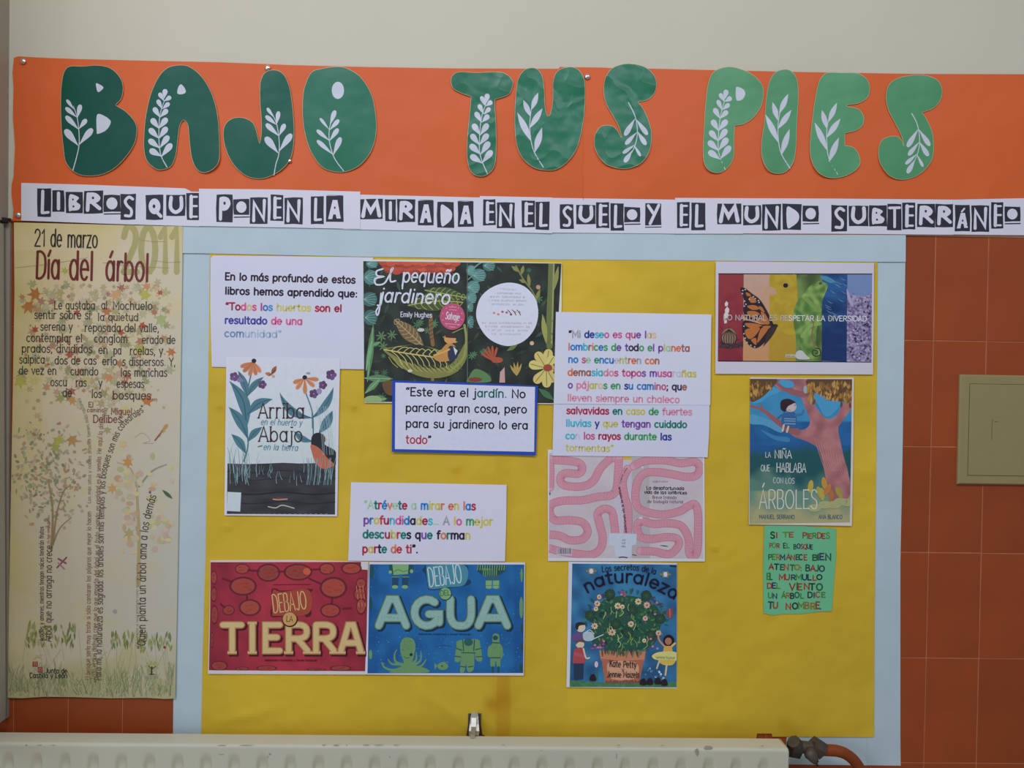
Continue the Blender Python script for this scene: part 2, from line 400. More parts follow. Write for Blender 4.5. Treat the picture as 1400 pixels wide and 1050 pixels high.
    def leaf(s, base, tip, w, col, bend=0.0, sharp=False, vein=None):
        b, t = Vector(base), Vector(tip); d = t - b; n = Vector((-d.y, d.x))
        if d.length < 1e-6: return s
        nn = n.normalized() * w / 2; pts = []
        prof = [(0, .06), (.2, .35), (.45, .75), (.7, 1), (.88, .8), (.98, .35)] if not sharp else [(0, .08), (.2, .6), (.45, 1), (.7, .8), (.9, .3), (1, 0.02)]
        for (u, k) in prof: pts.append(b + d * u + n * bend * 4 * u * (1 - u) * .25 + nn * k)
        for (u, k) in reversed(prof): pts.append(b + d * u + n * bend * 4 * u * (1 - u) * .25 - nn * k)
        s.poly(pts, col, smooth=True, n=3)
        if vein: s.line([b, b + d * .5 + n * bend * .25, b + d * .9 + n * bend * .09], w * .09, vein)
        return s
    def text(s, txt, path, h, w=1.4, col='#222222', cols=None, serif=False, shear=0.0, jitter=0.0, smooth=True, fit=True, poly_cap=True, shadow=None):
        """txt along path (2+ points, in current transform); h = cap height; w = stroke weight in tenths of cap height; col may be a list of (count, colour)"""
        if s.split and len(txt) > 1 or s.split == 'hand_word': s.piece(s.split)
        P = [s.q(p) for p in path]
        if len(P) > 2: P = cr(P, 8)
        L = [0]
        for i in range(1, len(P)): L.append(L[-1] + (P[i] - P[i - 1]).length)
        hh = h / s.tf[2] / 10.0
        gs = [glyph(c) for c in txt]; tot = sum(g[0] + .9 for g in gs) - .9
        fx = L[-1] / tot if fit else hh
        off = s._off(); x = 0; ci = 0; per = []
        if cols:
            for (n_, c_) in cols: per += [c_] * n_
        def mp(u, v):
            u = max(-50, u); i = 1
            while i < len(L) - 1 and L[i] < u: i += 1
            a, b = P[i - 1], P[i]; dd = (b - a).normalized(); return a + dd * (u - L[i - 1]) + Vector((dd.y, -dd.x)) * v
        for k, (ch, (adv, st)) in enumerate(zip(txt, gs)):
            c = per[ci % len(per)] if per else col
            if ch != ' ': ci += 1
            jx, jy, js = (RR.uniform(-1, 1) * jitter, RR.uniform(-1, 1) * jitter, 1 + RR.uniform(-.12, .12) * jitter) if jitter else (0, 0, 1)
            for (pts, cl) in st:
                ss = max(abs(fx), .001)
                q = [mp((x + (p[0] + shear * p[1] + jx)) * fx, (p[1] * js + jy) * hh) for p in pts]
                ww = w * (hh * .6 + min(ss, hh * 1.4) * .4)
                s.raw(ribbon(q, ww, cl), c, off=off)
                if serif and not cl and len(pts) > 1:
                    for (e, f) in ((pts[0], pts[1]), (pts[-1], pts[-2])):
                        if abs(e[0] - f[0]) < abs(e[1] - f[1]) * .5 and (abs(e[1]) < .3 or e[1] > 6.5) and e[1] != f[1]:
                            a = mp((x + e[0] - 1.1) * fx, e[1] * hh); b = mp((x + e[0] + 1.1) * fx, e[1] * hh)
                            s.raw(ribbon([a, b], ww * .6, False, False), c, off=off)
            x += adv + .9
        return s
    def done(s, labels=None):
        for (name, _k), (V, F, Cc) in s.parts.items():
            if V:
                o = mesh_obj(name, V, F, M[s.inkm], parent=s.root, cols=Cc)
                if labels and name in labels: o['label'] = labels[name]
        return s.root

# ================================================================== structure
def box(name, x0, x1, y0, y1, z0, z1, m, parent=None, bev=0.0, loc=None):
    """box built by bmesh-free data, chamfered on its front (towards -y) edges"""
    c = Vector(loc) if loc else Vector(((x0 + x1) / 2, (y0 + y1) / 2, (z0 + z1) / 2))
    b = bev
    V = [(x0, y1, z0), (x1, y1, z0), (x1, y1, z1), (x0, y1, z1), (x0, y0 + b, z0), (x1, y0 + b, z0), (x1, y0 + b, z1), (x0, y0 + b, z1)]
    F = [(0, 3, 2, 1)[::-1], (0, 1, 5, 4), (1, 2, 6, 5), (2, 3, 7, 6), (3, 0, 4, 7)]
    if b > 0:
        V += [(x0 + b, y0, z0 + b), (x1 - b, y0, z0 + b), (x1 - b, y0, z1 - b), (x0 + b, y0, z1 - b)]
        F += [(4, 5, 9, 8), (5, 6, 10, 9), (6, 7, 11, 10), (7, 4, 8, 11), (8, 9, 10, 11)]
    else: F += [(4, 5, 6, 7)]
    po = parent.location if parent else Vector((0, 0, 0))
    o = mesh_obj(name, [Vector(v) - c for v in V], F, M[m], parent=parent, loc=c - po)
    return o
TX0, TW, TZ0, TH = -0.9003, 0.10098, CAMZ + 0.07315, 0.20069
dado_top = TZ0 + TH - 0.004
wall = box('wall_back', -3.0, 3.0, 0.0009, 0.16, 0.0, 3.0, 'grout'); tag(wall, 'terracotta tiled lower wall behind the paper display', None, kind='structure')
upper = box('plaster_band', -3.0, 3.0, -0.001, 0.0009, dado_top, 3.0, 'plaster', parent=wall)
TILE_ME = None
def tile(i, j):
    global TILE_ME
    g = 0.0009; x0, x1 = TX0 + i * TW + g, TX0 + (i + 1) * TW - g; z1 = TZ0 - j * TH - g; z0 = z1 - TH + 2 * g
    c = Vector(((x0 + x1) / 2, 0.00425, (z0 + z1) / 2))
    if TILE_ME is None:
        o = box('wall_tile', x0, x1, 0.0, 0.0085, z0, z1, 'tile', parent=wall, bev=0.0006); TILE_ME = o.data; TILE_ME.name = 'wall_tile'; base = o
        return o
    o = bpy.data.objects.new('wall_tile', TILE_ME); SC.collection.objects.link(o); o.parent = wall
    o.location = c - wall.location
    r = random.Random(i * 31 + j); o.location.y += r.uniform(-.0003, .0003); o.rotation_euler = (r.uniform(-.003, .003), 0, r.uniform(-.004, .004))
    return o
for i in list(range(-2, 3)) + list(range(14, 22)):
    for j in range(-1, 7): tile(i, j)
for i in range(3, 14):
    for j in (3, 4, 5, 6): tile(i, j)
fl = box('floor', -3.0, 3.0, -5.0, 0.16, -0.1, 0.0, 'floor'); tag(fl, kind='structure')

# olive cover plate of an electrical box, at the frame's right side
def W3(px, py, d=0): return W(px, py, d)
a, b_ = W(1313, 512, 6), W(1309.5, 662, 6)
cx0, cx1, cz1, cz0 = (a.x + b_.x) / 2, (a.x + b_.x) / 2 + 0.205, a.z, b_.z
cov = box('junction_box_cover', cx0, cx1, -0.007, 0.0, cz0, cz1, 'olive', bev=0.0025)
tag(cov, 'olive green square junction box cover on the terracotta tiles', 'cover')
ix0, ix1, iz1, iz0 = cx0 + .018, cx1 - .018, cz1 - .0175, cz0 + .0175
box('seam', ix0 - .0007, ix1 + .0007, -0.0072, -0.006, iz0 - .0007, iz1 + .0007, 'dark', parent=cov)
hat = box('hatch', ix0, ix1, -0.0078, -0.0062, iz0, iz1, 'olive', parent=cov, bev=0.0004)
sl = W(1357, 573, 8); s2 = W(1356, 601, 8)
box('slot', s2.x - .0009, s2.x + .0009, -0.00795, -0.0075, s2.z, sl.z, 'dark', parent=cov).data.materials[0] = mat('olive_slot', '#6f6747', rough=.7)
s3 = W(1362, 575, 8)
box('latch', s3.x - .003, s3.x + .003, -0.0092, -0.0076, s3.z - .002, s3.z + .002, 'olive', parent=cov, bev=.0006)

# left edge: painted pilaster above, metal door leaf below, their frame
pz = W(8, 303, 5).z
xa = W(11, 150, 5).x
pil = box('wall_left', -3.0, xa - 0.001, -0.34, 0.0, pz, 3.0, 'grey'); tag(pil, kind='structure')
xb = W(5.5, 400, 12).x; xbb = W(11.6, 980, 6).x; zb = W(11.6, 980, 6).z
jamb = box('door_frame', W(7.5, 500, 3).x - .004, W(14, 500, 3).x, -0.006, 0.0, W(15, 981, 3).z, pz - 0.002, 'grey')
tag(jamb, kind='structure'); jamb.name = 'trim_1'
# leaf slightly askew: its hinge line leans a little, as the photo shows
def door_leaf():
    tx, bx = xb, xbb; V = []; th = 0.03; dp = 0.34; y0 = -0.014
    for z, x in ((zb, bx), (pz - .006, tx)):
        for (ox, oy) in ((0, y0), (-th, y0), (-th, -dp), (0, -dp)): V.append(Vector((x + ox, oy, z)))
    F = [(0, 1, 2, 3), (7, 6, 5, 4), (0, 4, 5, 1), (1, 5, 6, 2), (2, 6, 7, 3), (3, 7, 4, 0)]
    c = Vector(((tx + bx) / 2 - th / 2, -dp / 2, zb)); V = [v - c for v in V]
    return mesh_obj('door_leaf', V, F, M['door'], loc=c), c
leaf_o, lc = door_leaf(); tag(leaf_o, 'grey metal door leaf standing open beside the tree poster', 'door')
def cyl(name, p, q, r, m, parent=None, n=16, r2=None, caps=True, smooth=True):
    p, q = Vector(p), Vector(q); d = (q - p).normalized(); u = d.orthogonal().normalized(); v = d.cross(u); r2 = r if r2 is None else r2
    c = parent.location if parent else p; V = []
    for (o, rr) in ((p, r), (q, r2)):
        for k in range(n):
            a = 2 * math.pi * k / n; V.append(o + (u * math.cos(a) + v * math.sin(a)) * rr - c)
    F = [(k, (k + 1) % n, n + (k + 1) % n, n + k) for k in range(n)]
    if caps: F += [tuple(range(n))[::-1], tuple(range(n, 2 * n))]
    o = mesh_obj(name, V, F, M[m], parent=parent, loc=(0, 0, 0) if parent else c)
    if smooth:
        for i, pl in enumerate(o.data.polygons): pl.use_smooth = i < n
    return o
def loft(name, rings, m, parent=None, closed_ends=True, loc=None, smooth=True):
    n = len(rings[0]); c = parent.location if parent else Vector(loc or rings[0][0])
    V = [Vector(p) - c for r in rings for p in r]; F = []
    for i in range(len(rings) - 1):
        for k in range(n): F.append((i * n + k, i * n + (k + 1) % n, (i + 1) * n + (k + 1) % n, (i + 1) * n + k))
    ns = len(F)
    if closed_ends: F += [tuple(range(n))[::-1], tuple(range((len(rings) - 1) * n, len(rings) * n))]
    o = mesh_obj(name, V, F, M[m], parent=parent, loc=(0, 0, 0) if parent else c)
    if smooth:
        for i, pl in enumerate(o.data.polygons): pl.use_smooth = i < ns
    return o
def tube(name, path, rad, m, parent=None, n=16, loc=None):
    P = [Vector(p) for p in path]; rings = []
    for i, p in enumerate(P):
        t = (P[min(i + 1, len(P) - 1)] - P[max(i - 1, 0)]).normalized(); u = t.cross(Vector((0, 1, 0)))
        if u.length < .05: u = t.orthogonal()
        u.normalize(); v = t.cross(u); r = rad[i] if isinstance(rad, (list, tuple)) else rad
        rings.append([p + (u * math.cos(2 * math.pi * k / n) + v * math.sin(2 * math.pi * k / n)) * r for k in range(n)])
    return loft(name, rings, m, parent, loc=loc)
# hinge where frame, pilaster and leaf meet
hx = W(6, 301, 14)
cyl('hinge', hx + Vector((0, 0, -.005)), hx + Vector((0, 0, .004)), .006, 'dark', parent=leaf_o)
cyl('hinge_pin', W(13, 300, 8) + Vector((0, 0, -.003)), W(13, 300, 8) + Vector((0, 0, .002)), .0025, 'dark', parent=leaf_o)

# ================================================================== radiator
RY0, RY1 = -0.040, -0.080
ztop = W(560, 1005.8, 40).z
xr = W(1079, 1040, 78).x; xl = xr - 1.62
rad = bpy.data.objects.new('radiator', None); SC.collection.objects.link(rad); rad.location = ((xl + xr) / 2, (RY0 + RY1) / 2, ztop - .6)
tag(rad, 'long cream panel radiator with vertical grooves under the notice board', 'radiator')
RC = rad.location.copy()
def rad_front():
    r = .0055; prof = [(RY0, ztop - .0), (RY0 - .012, ztop), (RY1 + r, ztop)]
    for k in range(1, 6):
        a = math.radians(90 * k / 5); prof.append((RY1 + r - r * math.sin(a), ztop - r + r * math.cos(a)))
    zs = [ztop - v for v in (.009, .012, .0145, .017, .020, .023, .026, .029, .032, .036, .040, .045, .052, .06, .08, .30, .585, .592, .597, .60)]
    G = W(50 / 4.667, 1040, 80).x; per = (W(1135 / 4.667, 1040, 80).x - G) / 6.0
    xs = []; x = xl
    while x < xr - .006: xs.append(x); x += .00125
    xs.append(xr - .006)
    V, F = [], []
    def dep(x, z):
        t = ((x - G) / per) % 1.0
        if t > .5: t -= 1
        # groove: slow left flank, crisp right flank
        if t < 0: g = max(0, 1 - (abs(t) / .27)) ; g = min(1, g * 1.6)
        else: g = max(0, 1 - (t / .205)) ; g = min(1, g * 3.6)
        g = g * g * (3 - 2 * g)
        zz = ztop - z; e = min(1, max(0, (zz - .012 - .008 * min(1, abs(t) / .24) ** 2) / .030)); e2 = min(1, max(0, (.585 - zz) / .02))
        if x < xl + .03 or x > xr - .022: return 0
        return g * e * e * (3 - 2 * e) * e2 * .0062
    rows = [[Vector((x, y, z)) for x in xs] for (y, z) in prof] + [[Vector((x, RY1 + dep(x, z), z)) for x in xs] for z in zs]
    n = len(xs)
    for rw in rows: V += [p - RC for p in rw]
    for i in range(len(rows) - 1):
        for k in range(n - 1): F.append((i * n + k, (i + 1) * n + k, (i + 1) * n + k + 1, i * n + k + 1))
    o = mesh_obj('front_panel', V, F, M['enamel'], parent=rad, smooth=True)
    return o
rad_front()
# rounded end cap (right, and its twin out of frame at the left)
def end_cap(x, sgn):
    r = .006; rings = []
    out = [(RY0, ztop - .6), (RY0, ztop - .0), (RY1 + r, ztop)]
    for k in range(1, 6):
        a = math.radians(90 * k / 5); out.append((RY1 + r - r * math.sin(a), ztop - r + r * math.cos(a)))
    out.append((RY1, ztop - .6))
    for (dx, ins) in ((0, 0), (.003, .0002), (.005, .0012), (.0062, .003), (.0064, .006)):
        cy, cz = (RY0 + RY1) / 2, ztop - .3
        rings.append([Vector((x + sgn * dx, y + (ins if y < cy else -ins * .2), z + (-ins if z > cz else ins))) for (y, z) in out])
    return loft('side_panel', rings, 'enamel', parent=rad)
end_cap(xr - .0064, 1); end_cap(xl + .0064, -1)
box('back_panel', xl + .01, xr - .01, RY0, RY0 + .004, ztop - .595, ztop - .006, 'enamel', parent=rad)
# scuffs along the top front edge
rs = random.Random(3)
def scuff_quads():
    V, F = [], []
    def blob(px, py, rx, ry, dd=80.35):
        i0 = len(V); n = 9
        for k in range(n):
            a = 2 * math.pi * k / n; f = rs.uniform(.6, 1.1); V.append(W(px + rx * f * math.cos(a), py + ry * f * math.sin(a), dd) - RC)
        F.append(tuple(range(i0, i0 + n))[::-1])
    for (px, py, rx, ry) in ((36, 1018.9, 1.3, 1.4), (54, 1018.7, 4, .5), (72, 1018.9, 4, .5), (303, 1019, 7, .5), (337, 1019, 11, .6), (443, 1018.4, 3, .7), (460, 1018.6, 5, .8), (474, 1018.4, 1.2, .9), (500, 1018.4, 6, .7), (517, 1018.4, 8, .7), (542, 1018.4, 5, .8), (303, 1031.5, 4, .8), (369, 1031, 2.2, 1.6), (366, 1035, 1, 2), (533, 1035, 1, 1.6), (688, 1018.2, 3, .8), (740, 1026, .9, .9), (846, 1019, 3, .9), (843, 1034, 1, 5), (905, 1019, 3, .6), (953, 1029, 3.6, 5.5), (968, 1022, 6, 3.5), (1042, 1020, 4, .6)):
        blob(px, py, rx, ry)
    o = mesh_obj('scuff_marks', V, F, M['scuff'], parent=rad); o['kind'] = 'stuff'
    m = mat('worn_enamel', '#8f8f88', rough=.7, noise=.2, nscale=80); o.data.materials[0] = m
scuff_quads()
# wall bracket with spring clip
bk = W(648, 1006, 30)
br = bpy.data.objects.new('radiator_bracket', None); SC.collection.objects.link(br); br.location = (bk.x, 0, ztop - .03)
tag(br, 'galvanised steel wall bracket clipped over the back edge of the radiator', 'bracket')
BC = br.location.copy()
def arm():
    pr = [(-.002, ztop + .028, .0055), (-.006, ztop + .0285, .006), (-.012, ztop + .024, .007), (-.018, ztop + .012, .0085), (-.026, ztop + .003, .0095), (-.038, ztop + .0015, .009)]
    V = []; F = []
    for (y, z, hw) in pr:
        V += [Vector((bk.x - hw, y, z)) - BC, Vector((bk.x + hw, y, z)) - BC, Vector((bk.x + hw, y, z - .0016)) - BC, Vector((bk.x - hw, y, z - .0016)) - BC]
    for i in range(len(pr) - 1):
        for k in range(4): F.append((4 * i + k, 4 * i + (k + 1) % 4, 4 * i + 4 + (k + 1) % 4, 4 * i + 4 + k))
    F += [(0, 1, 2, 3), tuple(4 * (len(pr) - 1) + k for k in (3, 2, 1, 0))]
    mesh_obj('bracket_arm', V, F, M['steel'], parent=br)
    # raised spring tongue
    path = [Vector((bk.x - .001, -.008, ztop + .0275)), Vector((bk.x - .001, -.016, ztop + .021)), Vector((bk.x - .001, -.026, ztop + .009)), Vector((bk.x - .0015, -.038, ztop + .0035)), Vector((bk.x - .002, -.046, ztop + .0035)), Vector((bk.x - .002, -.05, ztop + .001))]
    V = []; F = []
    for i, p in enumerate(path):
        hw = (.0035, .0045, .0045, .004, .0045, .004)[i]
        V += [p + Vector((-hw, 0, 0)) - BC, p + Vector((hw, 0, 0)) - BC, p + Vector((hw, .0005, .0018)) - BC, p + Vector((-hw, .0005, .0018)) - BC]
    for i in range(len(path) - 1):
        for k in range(4): F.append((4 * i + k, 4 * i + (k + 1) % 4, 4 * i + 4 + (k + 1) % 4, 4 * i + 4 + k))
    F += [(0, 1, 2, 3), tuple(4 * (len(path) - 1) + k for k in (3, 2, 1, 0))]
    mesh_obj('spring_clip', V, F, M['steel'], parent=br)
    box('back_plate', bk.x - .012, bk.x + .012, -.006, 0, ztop - .08, ztop + .026, 'iron', parent=br)
arm()
# valve and feed pipe at the right end
VD = 52
vp = lambda x, y, d=VD: W(x, y, d)
v0 = vp(1079, 1024)
val = bpy.data.objects.new('radiator_valve', None); SC.collection.objects.link(val); val.location = v0
tag(val, 'dark cast metal lockshield valve at the radiator end', 'valve')
px1 = .00131
def hexnut(name, p, q, r, m, n=6): 
    o = cyl(name, p, q, r, m, parent=val, n=n, smooth=False); return o
hexnut('union_nut', vp(1080, 1022), vp(1092, 1024), .0175, 'black', 8)
hexnut('reducer_nut', vp(1085, 1013.5, 60), vp(1093, 1024, 52), .012, 'iron', 8)
tube('valve_body', [vp(1091, 1022), vp(1098, 1021), vp(1106, 1022), vp(1112, 1023)], [.0125, .0105, .0105, .012], 'iron', parent=val)
tube('spindle_cover', [vp(1107, 1026, 58), vp(1109, 1032, 66), vp(1113, 1038, 70), vp(1116, 1043, 72)], [.0115, .0120, .0085, .005], 'iron', parent=val)
cyl('spindle', vp(1115.5, 1043, 72), vp(1118, 1047.5, 73), .0022, 'black', parent=val)
hexnut('compression_nut', vp(1111, 1018), vp(1123, 1026), .0175, 'iron', 6)
path = [vp(1118, 1025), vp(1130, 1025.5), vp(1144, 1026.5), vp(1155, 1030, 50), vp(1165, 1037, 48), vp(1173, 1047, 46), vp(1178, 1058, 44), vp(1181, 1075, 42), vp(1181, 1200, 40), vp(1181, 1500, 40)]
pth = []
for i in range(len(path) - 1):
    a, b, c, d = path[max(i - 1, 0)], path[i], path[i + 1], path[min(i + 2, len(path) - 1)]
    for k in range(6):
        t = k / 6; pth.append(0.5 * ((2 * b) + (c - a) * t + (2 * a - 5 * b + 4 * c - d) * t * t + (3 * b - a - 3 * c + d) * t ** 3))
pth.append(path[-1])
pipe = tube('heating_pipe', pth, .0103, 'pipe', loc=path[0]); tag(pipe, 'rust red painted pipe curving down from the radiator valve', 'pipe')

# ================================================================== backing papers
def blue(x, y):
    return None
PB = '#9caebb'
Sheet('paper_strip', 'pale blue backing paper strip down the left side of the board', 'paper', [(241, 316), (300, 318), (292, 700), (288, 1046), (236, 1046), (240, 700)], 1.2, PB, m='sugar', wave=.1, ill=.52).done()
Sheet('paper_strip', 'pale blue backing paper strip down the right side of the board', 'paper', [(1190, 340), (1238, 340), (1236, 480), (1234, 620), (1231, 770), (1231, 1046.5), (1186, 1046), (1186, 700)], 1.2, PB, m='sugar', wave=.1, ill=.52).done()
Sheet('paper_strip', 'pale blue backing paper strip at the bottom right corner behind the valve and pipe', 'paper', [(1076, 1004), (1190, 1003), (1231, 1002), (1231.5, 1047), (1072, 1045)], .7, PB, m='sugar', wave=.1, ill=.52).done()
Sheet('paper_strip', 'pale blue backing paper strip along the top under the white lettering', 'paper', [(244, 308), (1238.5, 310), (1238.3, 358), (1183, 358), (980, 356.5), (768, 354.8), (500, 351), (273, 346.3), (243, 346)], 3.5, PB, m='sugar', wave=.1, ill=.52).done()
YEL = '#b1972c'
def ycol(x, y):
    # the two sheets overlap in a band, and glue has stained it a little
    t = max(0, min(1, (x - 677) / 3)) * max(0, min(1, (699 - x) / 4)) * (.12 + .36 * max(0, min(1, (y - 860) / 60)))
    for (cx, cy, r, a) in ((672, 964, 9, .8), (690, 955, 16, .4), (975, 751, 7, .3), (622, 642, 10, .3), (484, 556, 7, .3), (1100, 740, 6, .4), (300, 556, 6, .3), (1070, 992, 10, .35), (1082, 1000, 12, .4)):
        q = ((x - cx) ** 2 + (y - cy) ** 2) / r / r
        if q < 5: t += a * math.exp(-q)
    return mixc(YEL, '#9c7418', min(1, t))
def ybump(x, y):
    z = 0
    for (cx, cy, r, a) in ((978, 750, 4, 1.2), (311, 721, 5, 1.0), (622, 640, 7, 1.3), (484, 556, 5, 1.1), (300, 556, 5, .8), (668, 962, 7, -.6), (640, 975, 26, .9), (470, 800, 80, .8)):
        q = ((x - cx) ** 2 + (y - cy) ** 2) / r / r
        if q < 6: z += 1.6 * a * math.exp(-q)
    for (ax, ay, bx, by, r, a) in ((655, 1003, 560, 935, 9, .9), (290, 990, 400, 965, 8, .8), (800, 870, 1010, 990, 16, .8), (1000, 560, 1030, 700, 10, .6), (500, 560, 470, 760, 9, .7), (700, 990, 1050, 985, 8, .5)):
        L = math.hypot(bx - ax, by - ay); t = max(0, min(1, ((x - ax) * (bx - ax) + (y - ay) * (by - ay)) / L / L))
        q = ((x - ax - t * (bx - ax)) ** 2 + (y - ay - t * (by - ay)) ** 2) / r / r
        if q < 6: z += 2.4 * a * math.exp(-q) * math.sin(math.pi * min(1, max(0, t * .9 + .05)))
    q = (x - 678.5) ** 2 / 2.5
    if q < 6 and y > 560: z += .6 * math.exp(-q)
    return z
Sheet('backing_paper', 'mustard yellow backing paper sheet, left of the overlap seam', 'paper', [(287, 343), (500, 346), (697, 348), (697, 1012), (672, 1012), (659.5, 1004), (656, 983), (641, 983), (637, 1012), (275, 1008), (277, 900), (281, 760), (285, 500)], 2.0, ycol, m='kraft_y', wave=.35, ill=.5, extra=ybump, step=4).done()
Sheet('backing_paper', 'mustard yellow backing paper sheet, right of the overlap seam', 'paper', [(677, 347), (980, 350), (1200, 352), (1198, 620), (1195.5, 860), (1195, 1008), (1056, 1007.3), (1055, 1003), (1035, 1003), (1034, 1010), (676, 1012)], 2.45, ycol, m='kraft_y', wave=.35, ill=.5, extra=ybump, step=4).done()
# ================================================================== orange banner
OR = '#c45c2c'
def obump(x, y):
    z = 0
    for (ax, ay, bx, by, r, a) in ((797, 120, 797, 272, 3, .7), (640, 150, 690, 262, 14, .5), (930, 200, 880, 262, 14, .7), (540, 240, 640, 262, 10, .5), (60, 120, 40, 250, 12, .6), (1330, 110, 1360, 250, 22, .6)):
        L = math.hypot(bx - ax, by - ay); t = max(0, min(1, ((x - ax) * (bx - ax) + (y - ay) * (by - ay)) / L / L))
        q = ((x - ax - t * (bx - ax)) ** 2 + (y - ay - t * (by - ay)) ** 2) / r / r
        if q < 6: z += a * math.exp(-q)
    return z
Sheet('banner', 'orange paper banner sheet at the left under BAJO TUS', 'banner', [(19, 79), (25, 77), (60, 79), (100, 80.5), (200, 83), (300, 85), (400, 89), (500, 91.5), (620, 93.5), (764, 94), (765, 91.5), (830, 92.5), (830, 316), (700, 314), (500, 311), (470, 311.5), (250, 306), (120, 304), (17, 302), (18.3, 287), (15.8, 267), (15.8, 253), (18.5, 241), (20.4, 200), (17.5, 160), (18.5, 120), (17, 100)], 3.6, OR, m='kraft_o', wave=.4, extra=obump, step=8).done()
Sheet('banner', 'orange paper banner sheet at the right under PIES', 'banner', [(797, 92.3), (900, 94), (960, 95.5), (1100, 98.5), (1250, 101), (1400, 101.5), (1470, 102), (1472, 323), (1250, 321), (960, 319.5), (797, 318)], 4.2, OR, m='kraft_o', wave=.4, extra=obump, step=8).done()

